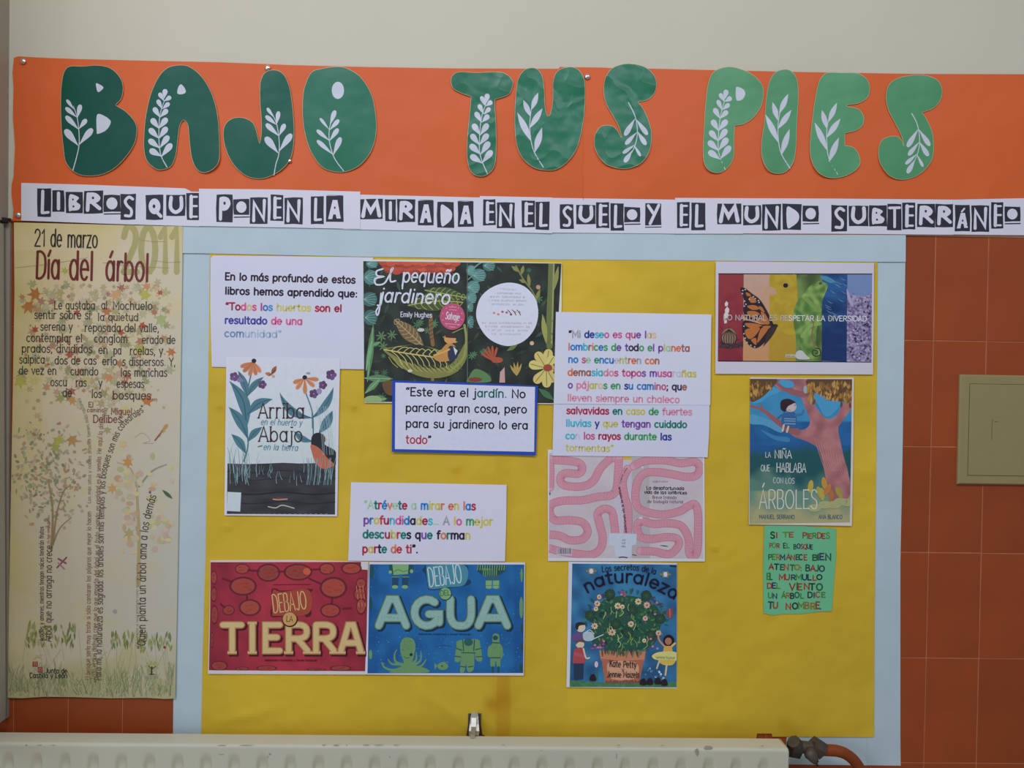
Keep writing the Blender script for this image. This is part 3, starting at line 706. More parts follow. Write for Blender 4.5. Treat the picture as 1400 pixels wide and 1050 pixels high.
def Z(n):
    return {1: (0, 60, 3.8889), 2: (300, 60, 3.8889), 3: (600, 60, 3.8889), 4: (920, 60, 3.8889), 5: (1100, 60, 3.89)}[n]
def pts(s): return [tuple(float(v) for v in t.split(',')) for t in s.split()]
DK, MD, LT, WH = '#0c4d3f', '#2a7358', '#4f9066', '#b9c0d2'
def fat(poly, px):
    """offset outline outwards"""
    n = len(poly); A = area2(poly); out = []
    for i in range(n):
        t = (poly[(i + 1) % n] - poly[i - 1])
        if t.length < 1e-6: out.append(poly[i]); continue
        t.normalize(); nn = Vector((t.y, -t.x)) * (1 if A > 0 else -1); out.append(poly[i] + nn * px)
    return out
LET = {
 'B': (1, DK, 'first letter B, dark green cut-out with white sprig and two white spots', '375,118 440,118 520,113 590,130 640,180 655,235 645,290 615,325 615,325 670,360 715,410 728,460 715,530 670,600 610,660 540,695 460,702 400,685 350,630 335,540 325,430 322,300 328,200 345,140',
   ['388,670 405,610 420,540 420,470 410,390 390,330'], [('415,540', '345,455', 38), ('422,535', '492,450', 34), ('418,455', '349,383', 28), ('420,452', '460,400', 26), ('408,390', '348,338', 24), ('411,393', '428,322', 26), ('393,348', '354,296', 18)], ['510,212 522,212 550,232 526,256 515,245', '515,380 545,378 585,405 585,430 560,462 520,478 514,465'], 0),
 'A': (1, DK, 'letter A, dark green cut-out with white wheat sprig and one spot', '940,113 1000,118 1060,160 1110,230 1145,320 1162,420 1168,540 1165,620 1135,665 1085,685 1045,665 1020,610 1008,530 1000,440 985,410 970,410 955,440 945,510 935,590 910,650 860,670 820,660 780,620 765,560 765,480 775,380 800,270 840,180 885,130',
   ['888,655 855,590 845,500 850,380 875,300'], [('858,598', '795,562', 34), ('858,600', '913,530', 34), ('850,555', '790,508', 32), ('850,553', '897,488', 32), ('845,503', '793,450', 32), ('845,503', '888,442', 32), ('845,450', '805,397', 32), ('845,450', '888,394', 32), ('850,390', '817,338', 28), ('851,390', '891,348', 28), ('862,346', '837,296', 24), ('863,346', '901,313', 24), ('873,304', '846,260', 24), ('874,304', '909,280', 24), ('873,290', '879,240', 28)], ['943,262 948,230 963,215 982,235 987,258 965,268'], 0),
 'J': (2, DK, 'letter J, dark green cut-out with white sprig', '295,138 340,160 370,220 385,300 395,400 397,500 385,590 350,650 290,695 220,717 150,705 90,660 45,590 22,510 25,440 60,400 110,390 160,405 190,440 213,530 213,530 222,480 222,400 215,300 218,200 245,150',
   ['290,697 300,640 315,590 318,520 305,430 280,370'], [('312,580', '244,495', 38), ('318,570', '384,478', 34), ('316,490', '247,424', 28), ('318,487', '348,425', 26), ('303,430', '245,382', 24), ('303,430', '315,358', 24), ('288,390', '253,340', 18)], [], 0),
 'O': (2, DK, 'letter O, dark green oval cut-out with white egg-shaped spot', '600,122 650,122 690,135 750,175 800,250 825,330 835,440 825,520 795,590 740,650 670,680 600,678 540,650 490,580 460,500 443,400 442,300 455,220 490,150 550,130',
   ['660,675 610,605 585,520 585,450 600,400'], [('605,590', '518,512', 24), ('605,592', '645,496', 30), ('585,515', '517,457', 22), ('586,515', '632,450', 26), ('583,455', '534,394', 16), ('586,458', '636,403', 24), ('588,430', '616,353', 26)], ['E630,247,33,46'], 1),
 'T': (3, MD, 'letter T, mid green creased cut-out with white wheat sprig', '110,148 200,152 290,148 350,155 390,190 392,225 370,270 300,295 300,295 298,330 305,450 305,580 295,650 265,690 225,705 180,690 155,640 148,560 155,450 165,350 170,280 170,280 120,262 80,240 65,210 70,170',
   ['258,690 225,610 215,540 225,400 250,320'], [('232,635', '167,592', 34), ('230,633', '283,567', 34), ('222,588', '166,535', 34), ('222,588', '269,520', 34), ('215,537', '171,480', 32), ('216,537', '262,478', 32), ('220,485', '181,425', 32), ('220,485', '261,424', 32), ('228,417', '194,362', 28), ('230,416', '266,378', 28), ('240,374', '211,322', 24), ('240,374', '273,340', 24), ('250,332', '224,278', 24), ('251,330', '283,305', 26), ('250,318', '259,264', 28)], [], 2),
 'U': (3, MD, 'letter U, mid green creased cut-out with pointed white leaves', '455,138 510,128 545,160 560,230 565,330 578,382 578,382 592,370 605,300 607,200 630,145 690,122 740,135 772,185 778,280 770,400 740,540 690,620 630,665 570,672 500,655 440,600 410,520 403,400 408,280 420,190',
   ['555,655 505,570 485,480 485,400 492,345'], [('490,515', '418,366', 34), ('510,575', '548,446', 34), ('487,385', '449,298', 28), ('485,445', '551,343', 30), ('492,350', '528,260', 28)], [], 3),
 'S': (3, MD, 'first letter S, mid green creased cut-out with hanging white sprig', '960,112 1020,105 1090,120 1140,160 1158,210 1145,265 1110,298 1060,308 1060,308 1090,350 1120,420 1132,490 1120,570 1080,630 1020,660 960,663 890,640 845,590 825,530 835,470 870,435 920,435 950,460 972,500 972,500 960,450 930,390 890,320 875,250 885,180 915,135',
   ['1008,312 1045,390 1055,480 1035,560 990,630'], [('1042,398', '988,488', 28), ('1048,400', '1110,484', 26), ('1052,470', '991,535', 24), ('1053,462', '1102,538', 26), ('1040,538', '977,582', 20), ('1038,538', '1073,598', 16), ('1030,565', '986,630', 26)], [], 2),
 'P': (4, LT, 'letter P, light green cut-out with white wheat sprig and half-round spot', '285,122 350,130 420,160 470,210 483,260 470,330 430,390 380,425 330,435 330,435 325,520 325,590 300,650 250,685 195,675 165,630 160,550 165,450 172,330 185,220 215,150',
   ['278,668 250,600 240,540 250,400 275,300'], [('252,614', '189,570', 34), ('252,612', '306,543', 34), ('243,568', '188,517', 34), ('243,566', '291,500', 34), ('240,517', '196,462', 32), ('240,517', '286,453', 32), ('242,462', '208,404', 32), ('242,462', '288,404', 32), ('250,397', '219,342', 28), ('252,396', '291,356', 28), ('262,353', '237,298', 24), ('262,352', '301,318', 24), ('275,308', '249,263', 24), ('276,307', '312,285', 26), ('275,295', '285,243', 28)], ['335,235 350,230 378,245 384,270 368,296 338,298'], 0),
 'I': (4, LT, 'letter I, light green cut-out with pointed white leaves', '590,135 630,145 660,190 668,280 660,420 655,550 640,630 600,680 550,690 505,670 475,610 470,530 485,420 495,300 510,210 540,155',
   ['622,660 575,580 560,500 560,420 570,360'], [('562,525', '492,375', 32), ('576,590', '620,453', 32), ('558,405', '530,310', 28), ('560,450', '630,351', 30), ('566,368', '612,267', 28)], [], 0),
 'E': (4, LT, 'letter E, light green cut-out with pointed white leaves', '830,152 900,153 980,155 1030,185 1048,235 1035,285 990,315 930,325 930,325 928,332 985,345 1015,385 1010,430 975,460 915,475 915,475 915,540 915,540 960,550 990,590 995,640 960,680 900,708 830,712 775,685 740,630 728,560 735,450 750,330 770,220 795,170',
   ['880,700 830,610 818,520 820,440 830,400'], [('820,565', '754,418', 32), ('830,625', '882,498', 32), ('819,450', '792,352', 28), ('818,497', '891,397', 30), ('826,415', '872,313', 28)], [], 0),
 'Z': (5, LT, 'last letter S, light green cut-out with hanging white sprig', '560,168 600,164 660,170 710,195 733,245 720,305 680,345 625,365 625,365 650,400 680,470 687,540 680,610 640,670 580,710 510,722 450,700 405,640 392,580 405,520 440,495 490,490 515,510 528,545 528,545 515,490 480,420 445,350 432,280 450,215 500,180',
   ['570,370 600,430 612,520 595,600 548,688'], [('603,455', '546,549', 28), ('608,455', '667,543', 26), ('608,523', '551,594', 24), ('610,520', '659,597', 26), ('598,585', '536,640', 20), ('597,587', '631,654', 16), ('588,615', '546,688', 26)], [], 0),
}
for key, (zz, col, lab, outl, stems, leaves, spots, wr) in LET.items():
    ox, oy, sc = Z(zz); P = cr([Vector((ox + x / sc, oy + y / sc)) for x, y in pts(outl)], 5, True)
    seed = random.Random(ord(key)); cb = Vector(C(col)[:3])
    dep = 6.2; lf = (0.8, 2.0, 4.0, 3.0) if key not in 'PESZI' else (1.5, 3.0, 6.0, 5.0)
    col = {'B': '#0b4a3d', 'A': '#0d5140', 'J': '#0f5442', 'O': '#206850', 'T': '#256a50', 'U': '#256e53', 'S': '#256e53', 'P': '#508f67', 'I': '#4b8a62', 'E': '#4f9068', 'Z': '#4c8c64'}[key]
    S = Sheet('paper_letter', lab, 'letter', P, dep, '#b9ab88', m='gloss_w' if wr >= 2 else 'gloss', lifts=lf, wave=.4 if wr < 2 else .7, step=3.5, thick=.3, group=None, ink='gloss_w' if wr >= 2 else 'gloss')
    S.part('green_print'); S.raw([c for t in tris_of(fat(P, -0.5)) for c in grid_clip(t, 3.5)], col)
    S.part('white_sprig'); S.T(ox, oy, sc)
    for st in stems: S.line(pts(st), [5, 4.5, 3.5], WH)
    for (b, t, w_) in leaves:
        S.leaf(pts(b)[0], pts(t)[0], w_, WH, sharp=key in 'UIE')
    if spots:
        for sp in spots:
            S.piece('white_spot')
            if sp[0] == 'E':
                v = [float(x) for x in sp[1:].split(',')]; S.oval(v[0], v[1], v[2], v[3], WH)
            else: S.poly(pts(sp), WH, smooth=True)
    S.done()

# ================================================================== block lettering strips
BL = [(1, 'L 198,768,272,920|I 280,777,342,893|B 350,788,440,900|R 445,780,548,902|O 550,803,640,893|S 642,798,722,935|Q 775,803,868,935|U 885,803,985,915|E 992,793,1060,937|P 1150,800,1238,947'),
      (2, 'O 75,825,158,910|N 163,815,258,958|E 272,802,338,942|N 345,817,443,958|L 485,810,553,957|A 567,808,658,945|M 745,825,868,932|I 880,828,938,943|R 945,825,1040,948|A 1055,832,1140,965|D 1157,840,1248,978|A 1267,838,1352,972'),
      (3, 'E 235,828,302,965|N 308,842,403,980|E 440,832,510,975|L 515,838,587,988|S 643,852,717,985|U 730,855,832,960|E 835,842,905,978|L 912,848,983,993|O 985,868,1070,948|Y 1098,848,1182,965'),
      (4, 'E 22,842,88,980|L 98,845,172,990|M 235,850,362,960|U 368,858,470,963|N 475,852,575,993|D 583,850,683,988|O 690,860,775,945'),
      (5, 'S 142,858,225,997|U 235,860,338,968|B 342,860,438,970|T 440,850,515,990|E 520,845,590,985|R 598,850,695,975|R 695,852,792,975|Á 800,858,880,995|N 888,858,982,998|E 992,843,1057,983|O 1063,865,1147,945')]
blocks = []
for zz, sp in BL:
    ox, oy, sc = Z(zz)
    for t in sp.split('|'):
        ch, r = t.split(' '); v = [float(x) for x in r.split(',')]
        blocks.append((ch, ox + v[0] / sc, oy + v[1] / sc, ox + v[2] / sc, oy + v[3] / sc))
STR = [('LIBROS QUE', [(29, 250), (120, 252.5), (253, 257.5), (262, 262), (273, 262), (273, 309.5), (150, 306), (29, 301.5)], 5.2),
       ('PONEN LA', [(272, 258), (380, 259), (492.5, 262), (492.5, 313), (390, 311), (272, 309)], 5.5),
       ('MIRADA', [(469, 265.5), (657, 270), (657, 317), (469, 313.5)], 5.0),
       ('EN EL', [(656, 268), (755, 270), (755, 319), (656, 316.5)], 5.5),
       ('SUELO Y', [(752, 270.5), (923, 273), (923, 319.5), (752, 318)], 5.0),
       ('EL M', [(923, 270.5), (1016, 271), (1016, 319.5), (923, 319.5)], 5.5),
       ('UNDO SUBTERR', [(1012, 271), (1140, 271.5), (1304, 273), (1304, 321), (1140, 319.5), (1012, 319)], 5.0),
       ('ÁNEO', [(1303, 273), (1400, 271), (1452, 270), (1452, 322), (1303, 320.5)], 5.4)]
rb = random.Random(11)
for i, (nm, ol, dp) in enumerate(STR):
    S = Sheet('lettering_strip', 'white paper strip printed with black block letters reading ' + nm, 'strip', ol, dp, '#c0c4d6', lifts=(0, 0, .4, .4), wave=.2, step=5)
    x0, x1 = ol[0][0], max(p[0] for p in ol)
    lo = {0: 29, 1: 272, 2: 480, 3: 656, 4: 755, 5: 923, 6: 1014, 7: 1303}[i]; hi = {0: 272, 1: 480, 2: 656, 3: 755, 4: 922, 5: 1014, 6: 1303, 7: 1460}[i]
    for (ch, a, b, c, d) in blocks:
        m = (a + c) / 2
        if not (lo <= m < hi): continue
        j = lambda: rb.uniform(-.6, .6)
        S.piece('block_letter')
        S.poly([(a + j(), b + j()), ((a + c) / 2, b + j() * .6), (c + j(), b + j()), (c + j() * .8, (b + d) / 2), (c + j(), d + j()), ((a + c) / 2, d + j() * .6), (a + j(), d + j()), (a + j() * .8, (b + d) / 2)], '#2a2b36')
        w_, h_ = c - a, d - b; u = lambda x, y: (a + w_ * x, b + h_ * y)
        wt = '#c0c4d6'; tk = w_ * .19
        if ch == 'O':
            S.oval((a + c) / 2, (b + d) / 2, w_ * .33, h_ * .36, wt)
            S.line([(a + 1, d + 3.0), (c, d + 2.6)], 1.6, '#2a2b36')
        elif ch == 'D': S.poly([u(.22, .15), u(.5, .17), u(.85, .38), u(.84, .66), u(.5, .88), u(.25, .9)], wt, smooth=True, n=3)
        elif ch == 'B': S.poly([u(.2, .16), u(.5, .14), u(.78, .28), u(.62, .45), u(.86, .62), u(.75, .84), u(.35, .88), u(.18, .86)], wt, smooth=True, n=3); S.oval(*u(.42, .35), w_ * .05, h_ * .05, '#2a2b36'); S.oval(*u(.45, .68), w_ * .06, h_ * .05, '#2a2b36')
        elif ch == 'R': S.line([u(.24, .15), u(.2, .85)], tk, wt); S.poly([u(.2, .13), u(.6, .1), u(.86, .3), u(.72, .5), u(.3, .56)], wt, smooth=True); S.line([u(.45, .52), u(.82, .78)], tk, wt); S.oval(*u(.48, .32), w_ * .06, h_ * .06, '#2a2b36')
        elif ch in 'AÁ':
            t0 = .16 if ch == 'A' else .3
            S.poly([u(.38, t0), u(.66, t0), u(.86, .88), u(.62, .88), u(.56, .72), u(.42, .72), u(.36, .9), u(.12, .9)], wt); S.oval(*u(.51, t0 + .3), w_ * .05, h_ * .05, '#2a2b36')
            if ch == 'Á': S.line([u(.45, .25), u(.62, .13)], tk * .6, wt)
            else: S.line([(a + 2, b - .9), (c - 2, b - .5)], .5, '#2a2b36')
        elif ch == 'Q': S.oval((a + c) / 2, b + h_ * .46, w_ * .34, h_ * .32, wt); S.line([u(.5, .6), u(.86, .86)], tk, wt); S.oval(*u(.47, .46), w_ * .08, h_ * .08, '#2a2b36')
        elif ch == 'P': S.line([u(.28, .15), u(.25, .9)], tk, wt); S.poly([u(.25, .12), u(.7, .12), u(.86, .34), u(.65, .56), u(.3, .55)], wt, smooth=True); S.oval(*u(.5, .32), w_ * .07, h_ * .06, '#2a2b36')
        elif ch == 'U': S.line([u(.25, .12), u(.22, .6), u(.48, .82), u(.78, .62), u(.78, .12)], tk, wt); S.poly([u(.36, 0), u(.62, 0), u(.5, .25)], '#2a2b36')
        elif ch == 'S': S.line([u(.8, .2), u(.55, .12), u(.3, .27), u(.42, .45), u(.7, .62), u(.65, .84), u(.3, .84)], tk, wt)
        elif ch == 'L': S.line([u(.4, .1), u(.36, .85)], tk * 1.2, wt); S.line([u(.36, .86), u(.8, .84)], tk, wt)
        elif ch == 'I': S.line([u(.5, .14), u(.5, .86)], tk * 1.5, wt)
        elif ch == 'E':
            S.line([u(.36, .12), u(.34, .88)], tk * 1.4, wt)
            for yy in (.14, .48, .87): S.line([u(.36, yy), u(.8, yy)], tk * .85, wt)
        elif ch == 'N': S.line([u(.2, .88), u(.22, .2), u(.76, .82), u(.8, .12)], tk * .95, wt, smooth=False)
        elif ch == 'M': S.line([u(.15, .85), u(.26, .16), u(.48, .62), u(.74, .14), u(.86, .82)], tk * .9, wt, smooth=False)
        elif ch == 'T': S.line([u(.15, .16), u(.88, .15)], tk, wt); S.line([u(.52, .16), u(.52, .88)], tk, wt)
        elif ch == 'Y': S.line([u(.18, .1), u(.5, .45)], tk, wt); S.line([u(.85, .08), u(.3, .92)], tk, wt); S.line([(a, d + 2.6), (c, d + 2.2)], 1.3, '#2a2b36')
    S.done()

# push pins
def pin(px, py, dep, lab, r=.0052, name='push_pin'):
    p = W(px, py, dep); rings = []
    for (rr, yy) in ((.2, 0), (.55, .0004), (1, .0008), (1.0, .0016), (.82, .0028), (.45, .0036), (.08, .0039)):
        rings.append([p + Vector((math.cos(2 * math.pi * k / 18) * rr * r, -yy * r / .0052, math.sin(2 * math.pi * k / 18) * rr * r)) for k in range(18)])
    o = loft(name, rings, 'pin', loc=p); tag(o, lab, 'pin')
    return o
pin(32, 84, 5.2, 'silver push pin in the upper left corner of the orange banner')
pin(366, 93, 5.2, 'silver push pin just above the letter J')
pin(803, 105, 6.0, 'silver push pin between the letters U and S')
pin(25, 294, 5.4, 'silver push pin at the lower left corner of the orange banner')
pin(396, 220, 6.6, 'silver push pin half hidden beside the foot of the letter J', r=.0032)

# ================================================================== printed sheets
from mathutils import noise as MN
def nz(x, y, sc=.05, seed=0): return MN.noise(Vector((x * sc, y * sc, seed * 7.3)))
PW = '#b7bbd1'
BLK = '#1d1c2e'
# ---- quote: En lo mas profundo
S = Sheet('quote_sheet', 'white sheet with coloured printed text starting En lo más profundo', 'sheet', [(291, 349.5), (400, 350.5), (510, 352), (509, 505), (400, 503.5), (289.5, 501.5), (287.5, 420), (288, 353)], 4.3, PW, lifts=(.5, .5, .5, .5))
S.T(280, 340, 5.833).part('printed_text', 'text_line')
D1, D2 = '#2f1d26', '#241c2c'
S.text('En lo más profundo de estos', [(162, 248), (1200, 276)], 55, 2.35, D1)
S.text('libros hemos aprendido que:', [(162, 362), (1215, 386)], 55, 2.35, D2)
S.text('“Todos los huertos son el', [(165, 487), (1092, 503)], 55, 2.35, cols=[(3, '#8c2438'), (1, '#c05080'), (1, '#b0a870'), (1, '#c2456e'), (1, '#a8307c'), (1, '#3a68a8'), (1, '#4a80b0'), (7, '#b2ac6a'), (3, '#96283c'), (2, '#8c2840')])
S.text('resultado de una', [(160, 596), (778, 606)], 55, 2.35, cols=[(9, '#453a92'), (5, '#c4568a')])
S.text('comunidad”', [(157, 702), (612, 710)], 55, 2.0, cols=[(3, '#5e80a6'), (7, '#8fa3c0')])
S.done()

# ---- Arriba y abajo cover
S = Sheet('book_cover_print', 'printed book cover with orange coneflowers, blue leaves and a dark robin above black soil', 'cover', [(309.4, 488), (465, 490), (463.5, 560), (461, 706), (306.6, 704.5), (308, 600)], 4.8, '#b9c3cc', lifts=(.6, .8, .3, .3))
S.mute = (.85, 1); S.T(290, 480, 4.375).window([(98, 40), (748, 50), (736, 978), (88, 974)]).part('printed_picture')
TE, TD, ORF, PUR, CH = '#3f6d80', '#2a5064', '#b87048', '#5f3f70', '#34363d'
S.poly([(100, 45), (745, 60), (738, 665), (92, 670)], lambda x, y: mixc('#b4c4cd', '#a9b8c2', (y - 490) / 150))
S.poly([(92, 672), (200, 676), (330, 672), (420, 668), (520, 672), (738, 668), (735, 978), (88, 974)], lambda x, y: mixc('#3a3c42', '#2c2c31', .5 + .9 * nz(x, y * 3, .04)), step=5)
for (y, c) in ((720, '#2a2b30'), (765, '#2b2d33'), (850, '#1f2025'), (905, '#26272c')):
    S.line([(92, y), (250, y + 8), (420, y - 6), (600, y + 8), (736, y - 2)], 7, c)
r = random.Random(5)
for k in range(56):
    x = r.choice([r.uniform(100, 270), r.uniform(100, 250), r.uniform(540, 735), r.uniform(270, 540)]); h = r.uniform(60, 200) if (x < 270 or x > 540) else r.uniform(20, 60); y0 = r.uniform(720, 805) 
    S.line([(x, y0), (x + r.uniform(-10, 6), y0 - h * .6), (x + r.uniform(-22, 22), y0 - h - 20)], [3.5, 2.5, 1], r.choice(['#6a8f99', '#4f7482', '#7b98a2']))
for (p, w_) in (([(235, 130), (210, 260), (205, 450), (215, 560), (190, 660)], 8), ([(560, 250), (600, 370), (605, 500)], 7), ([(598, 370), (600, 460)], 6)): S.line(p, w_, TE)
for (b, t, w_, bd) in (((210, 270), (155, 118), 44, .2), ((212, 268), (308, 155), 40, -.3), ((205, 455), (103, 180), 70, .5), ((212, 380), (362, 288), 55, -.5), ((212, 520), (100, 335), 62, .3), ((215, 540), (300, 455), 42, -.3), ((200, 610), (115, 497), 48, .3), ((596, 400), (405, 248), 50, -.7), ((598, 400), (725, 217), 44, .4), ((640, 490), (720, 357), 56, .2), ((600, 540), (490, 478), 38, -.5)):
    S.leaf(b, t, w_, TE, bend=bd, sharp=True, vein=TD)
S.leaf((190, 180), (150, 165), 34, '#6f6a98')
for (cx, cy, rr) in ((132, 153, 26), (300, 200, 24), (712, 142, 30), (662, 203, 24), (608, 255, 26)):
    for k in range(5): S.oval(cx + rr * .6 * math.cos(k * 1.26), cy + rr * .6 * math.sin(k * 1.26), rr * .5, rr * .5, jit(PUR, r, .15), n=10)
S.oval(640, 240, 16, 18, '#8079a5')
for (cx, cy, pet) in ((250, 58, [(168, 95), (185, 125), (222, 148), (262, 145), (290, 128)]), (554, 157, [(484, 190), (502, 228), (556, 256), (612, 212), (638, 170)])):
    for (x, y) in pet: S.leaf((cx, cy + 6), (x, y), 26, jit(ORF, r, .1), vein='#8a5136')
    S.oval(cx, cy, 14, 13, '#23222e')
S.leaf((355, 140), (384, 88), 26, '#8f4f36', sharp=True); S.leaf((358, 142), (316, 132), 22, '#a4633f', sharp=True); S.leaf((355, 142), (372, 156), 18, '#b58a66'); S.line([(340, 148), (378, 112)], 4, '#2c2430')
S.oval(575, 132, 14, 7, '#7f8a90')
# robin
S.poly([(592, 545), (600, 505), (630, 488), (665, 500), (678, 530), (675, 560), (738, 600), (738, 680), (700, 660), (640, 590), (600, 575)], '#26262e', smooth=True)
S.poly([(590, 560), (640, 580), (690, 640), (732, 680), (690, 702), (650, 700), (615, 660), (598, 610)], '#ab5a42', smooth=True)
S.poly([(676, 515), (692, 528), (676, 534)], '#b9a06a'); S.oval(655, 515, 4, 4, '#101014')
for k in range(14):
    x = r.uniform(560, 735); S.line([(x, 800), (x + 10, 720), (x + r.uniform(0, 30), 640)], 2.5, '#6a8f99')
for k in range(9):
    x = r.uniform(660, 740); S.line([(x, 620), (x - 10, 480), (x - 40, 330)], 1.5, '#93a8b6')
S.poly([(92, 842), (174, 846), (168, 960), (88, 956)], '#a9bac6')
S.line([(365, 888), (400, 883), (450, 888)], 10, '#7a3f38'); S.line([(365, 885), (395, 890), (450, 884)], 4, '#b89a90')
S.line([(335, 930), (380, 938), (420, 922), (490, 940)], 6, '#a8a29c')
for k in range(18): S.line([(150 + k * 31, 975), (162 + k * 31, 975)], 5, '#7a7a80')
S.part('printed_title', 'title_line')
S.text('Arriba', [(275, 400), (553, 402)], 88, .95, '#3a2526', serif=True)
S.text('en el huerto y', [(290, 440), (536, 446)], 36, 1.3, '#5b7f98', shear=.25)
S.text('Abajo', [(278, 540), (540, 543)], 88, .95, '#3a2526', serif=True)
S.text('en la tierra', [(305, 590), (512, 596)], 36, 1.3, '#5b7f98', shear=.25)
S.line([(275, 572), (298, 566)], 7, '#5d6a44')
S.done()

# ---- El pequeno jardinero
S = Sheet('book_cover_print', 'dark leafy double-page book cover print with white script title and a big white disc', 'cover', [(496, 354.6), (580, 355.2), (768, 359.5), (768, 420), (758, 552.5), (600, 551.5), (498, 550.5), (497, 450)], 5.2, '#c3c2c0', lifts=(.3, .6, .3, .4))
S.mute = (.85, 1); S.T(490, 345, 4.8276).window([(32, 58), (1340, 74), (1290, 996), (38, 986)]).part('printed_picture')
DG = '#222b27'
S.poly([(32, 58), (1340, 74), (1325, 400), (1290, 1000), (38, 988), (36, 500)], lambda x, y: mixc('#1d2422', '#2f3a31', .5 + nz(x, y, .06)), step=5)
r = random.Random(21)
GG = ['#3f5540', '#4c5f3c', '#2f4a42', '#3c5a4c', '#55603a', '#2c3d34']
for k in range(150):
    x, y = r.uniform(50, 1290), r.uniform(90, 970); a = r.uniform(0, 6.28); l = r.uniform(25, 75)
    x2, y2 = x + l * math.cos(a), y + l * math.sin(a)
    if 45 < x2 < 1290 and 80 < y2 < 970: S.leaf((x, y), (x2, y2), l * .28, mixc(r.choice(GG), DG, r.uniform(.2, .75)), sharp=True)
for k in range(26):
    x, y = r.choice([(r.uniform(120, 240), r.uniform(440, 800)), (r.uniform(1120, 1230), r.uniform(100, 620)), (r.uniform(380, 700), r.uniform(440, 520)), (r.uniform(90, 250), r.uniform(880, 960)), (r.uniform(740, 840), r.uniform(640, 700)), (r.uniform(600, 690), r.uniform(140, 200))]); rr = r.uniform(18, 40)
    c = r.choice(['#3d6a4e', '#4a7454', '#55794f', '#35594a'])
    for q in range(7): S.leaf((x, y), (x + rr * math.cos(q * .9 + x), y + rr * math.sin(q * .9 + x)), rr * .25, c, sharp=True)
# red dahlia at top
for row, (yy, n_) in enumerate(((118, 9), (98, 10), (78, 11), (62, 10))):
    for k in range(n_): S.oval(205 + row * -14 + k * (430 + row * 34) / n_, yy + (8 if k % 2 else 0), 34, 22, jit('#b3472f' if row % 2 else '#9c3a2a', r, .12))
# turquoise round leaves
for (x, y, a, b) in ((80, 165, 45, 50), (90, 75, 40, 30), (75, 310, 50, 48), (80, 430, 46, 52), (862, 88, 42, 38), (795, 152, 48, 44), (758, 230, 44, 44), (745, 300, 36, 40), (738, 360, 22, 36), (740, 460, 22, 44), (742, 120, 30, 36)):
    S.oval(x, y, a, b, mixc('#4a8080', '#35625f', r.random())); 
    for q in range(-2, 3): S.line([(x - a * .8, y), (x, y + q * b * .28), (x + a * .75, y + q * b * .4)], 2.5, '#79a5a0')
S.line([(725, 140), (790, 80), (830, 62)], 9, '#5c8f86'); S.line([(724, 180), (780, 130)], 7, '#5c8f86')
# green long leaves at the left
for (b, t, w_) in (((60, 850), (100, 460), 42), ((50, 780), (95, 560), 30), ((80, 620), (150, 590), 26), ((40, 830), (230, 835), 50), ((45, 930), (150, 830), 40), ((70, 980), (190, 965), 60)):
    S.leaf(b, t, w_, jit('#57875c', r, .12), sharp=True, vein='#83aa7c')
S.oval(95, 975, 60, 30, '#7fa067')
# patterned big leaves
def veined(b, t, w_, col, vn, n=8, bend=0):
    S.leaf(b, t, w_, col, sharp=True, bend=bend); B, Tt = Vector(b), Vector(t); d = Tt - B; nn = Vector((-d.y, d.x)).normalized()
    S.line([b, B + d * .5 + Vector((-d.y, d.x)) * bend * .25, t], 6, vn)
    for k in range(1, n):
        u = k / n; o = B + d * u + Vector((-d.y, d.x)) * bend * u * (1 - u)
        for sg in (1, -1): S.line([o, o + d.normalized() * w_ * .12 + nn * sg * w_ * .22, o + d.normalized() * w_ * .3 + nn * sg * w_ * .42 * math.sin(math.pi * min(.95, u + .1))], 4, vn)
veined((330, 350), (690, 330), 130, '#41502c', '#9a9a48', 9, bend=-.2)
veined((440, 250), (712, 300), 90, '#3c4f30', '#8f9a4c', 8)
veined((430, 620), (240, 445), 100, '#6b5a3a', '#a18b60', 8)
S.poly([(165, 640), (230, 625), (380, 610), (520, 640), (640, 690), (705, 600), (716, 690), (660, 780), (560, 825), (430, 825), (300, 770), (200, 680)], '#74773c', smooth=True)
S.poly([(185, 645), (260, 625), (400, 610), (520, 650), (640, 700), (560, 760), (430, 760), (300, 715), (220, 670)], '#26302a', smooth=True)
for k in range(13): S.line([(200 + k * 34, 690 + 12 * k - (k * k) * .55), (225 + k * 35, 730 + 11 * k - (k * k) * .6), (260 + k * 33, 760 + 8 * k - (k * k) * .5)], 4, '#a39c50')
for k in range(9): S.line([(215 + k * 42, 650 + k * 4), (250 + k * 42, 625 + k * 3), (285 + k * 40, 620 + k * 8)], 5, '#b3a95a'); S.line([(215 + k * 42, 650 + k * 4), (262 + k * 40, 690 + k * 6), (290 + k * 36, 740 + k * 2)], 5, '#b3a95a')
S.line([(170, 642), (330, 668), (560, 700), (640, 705)], 8, '#b3a95a')
for k in range(12): S.line([(300 + k * 32, 730 + 16 * math.sin(k * .35)), (330 + k * 32, 790 - abs(k - 6) * 3)], 5, '#4d5a30')
S.line([(700, 480), (712, 580), (690, 700), (600, 790)], 16, '#7f8a45'); S.line([(690, 500), (560, 560)], 8, '#75803e')
S.line([(478, 420), (480, 520), (492, 610)], 26, '#7a5a36')
for k in range(6): S.line([(466, 440 + k * 28), (492, 425 + k * 28)], 5, '#4a3826')
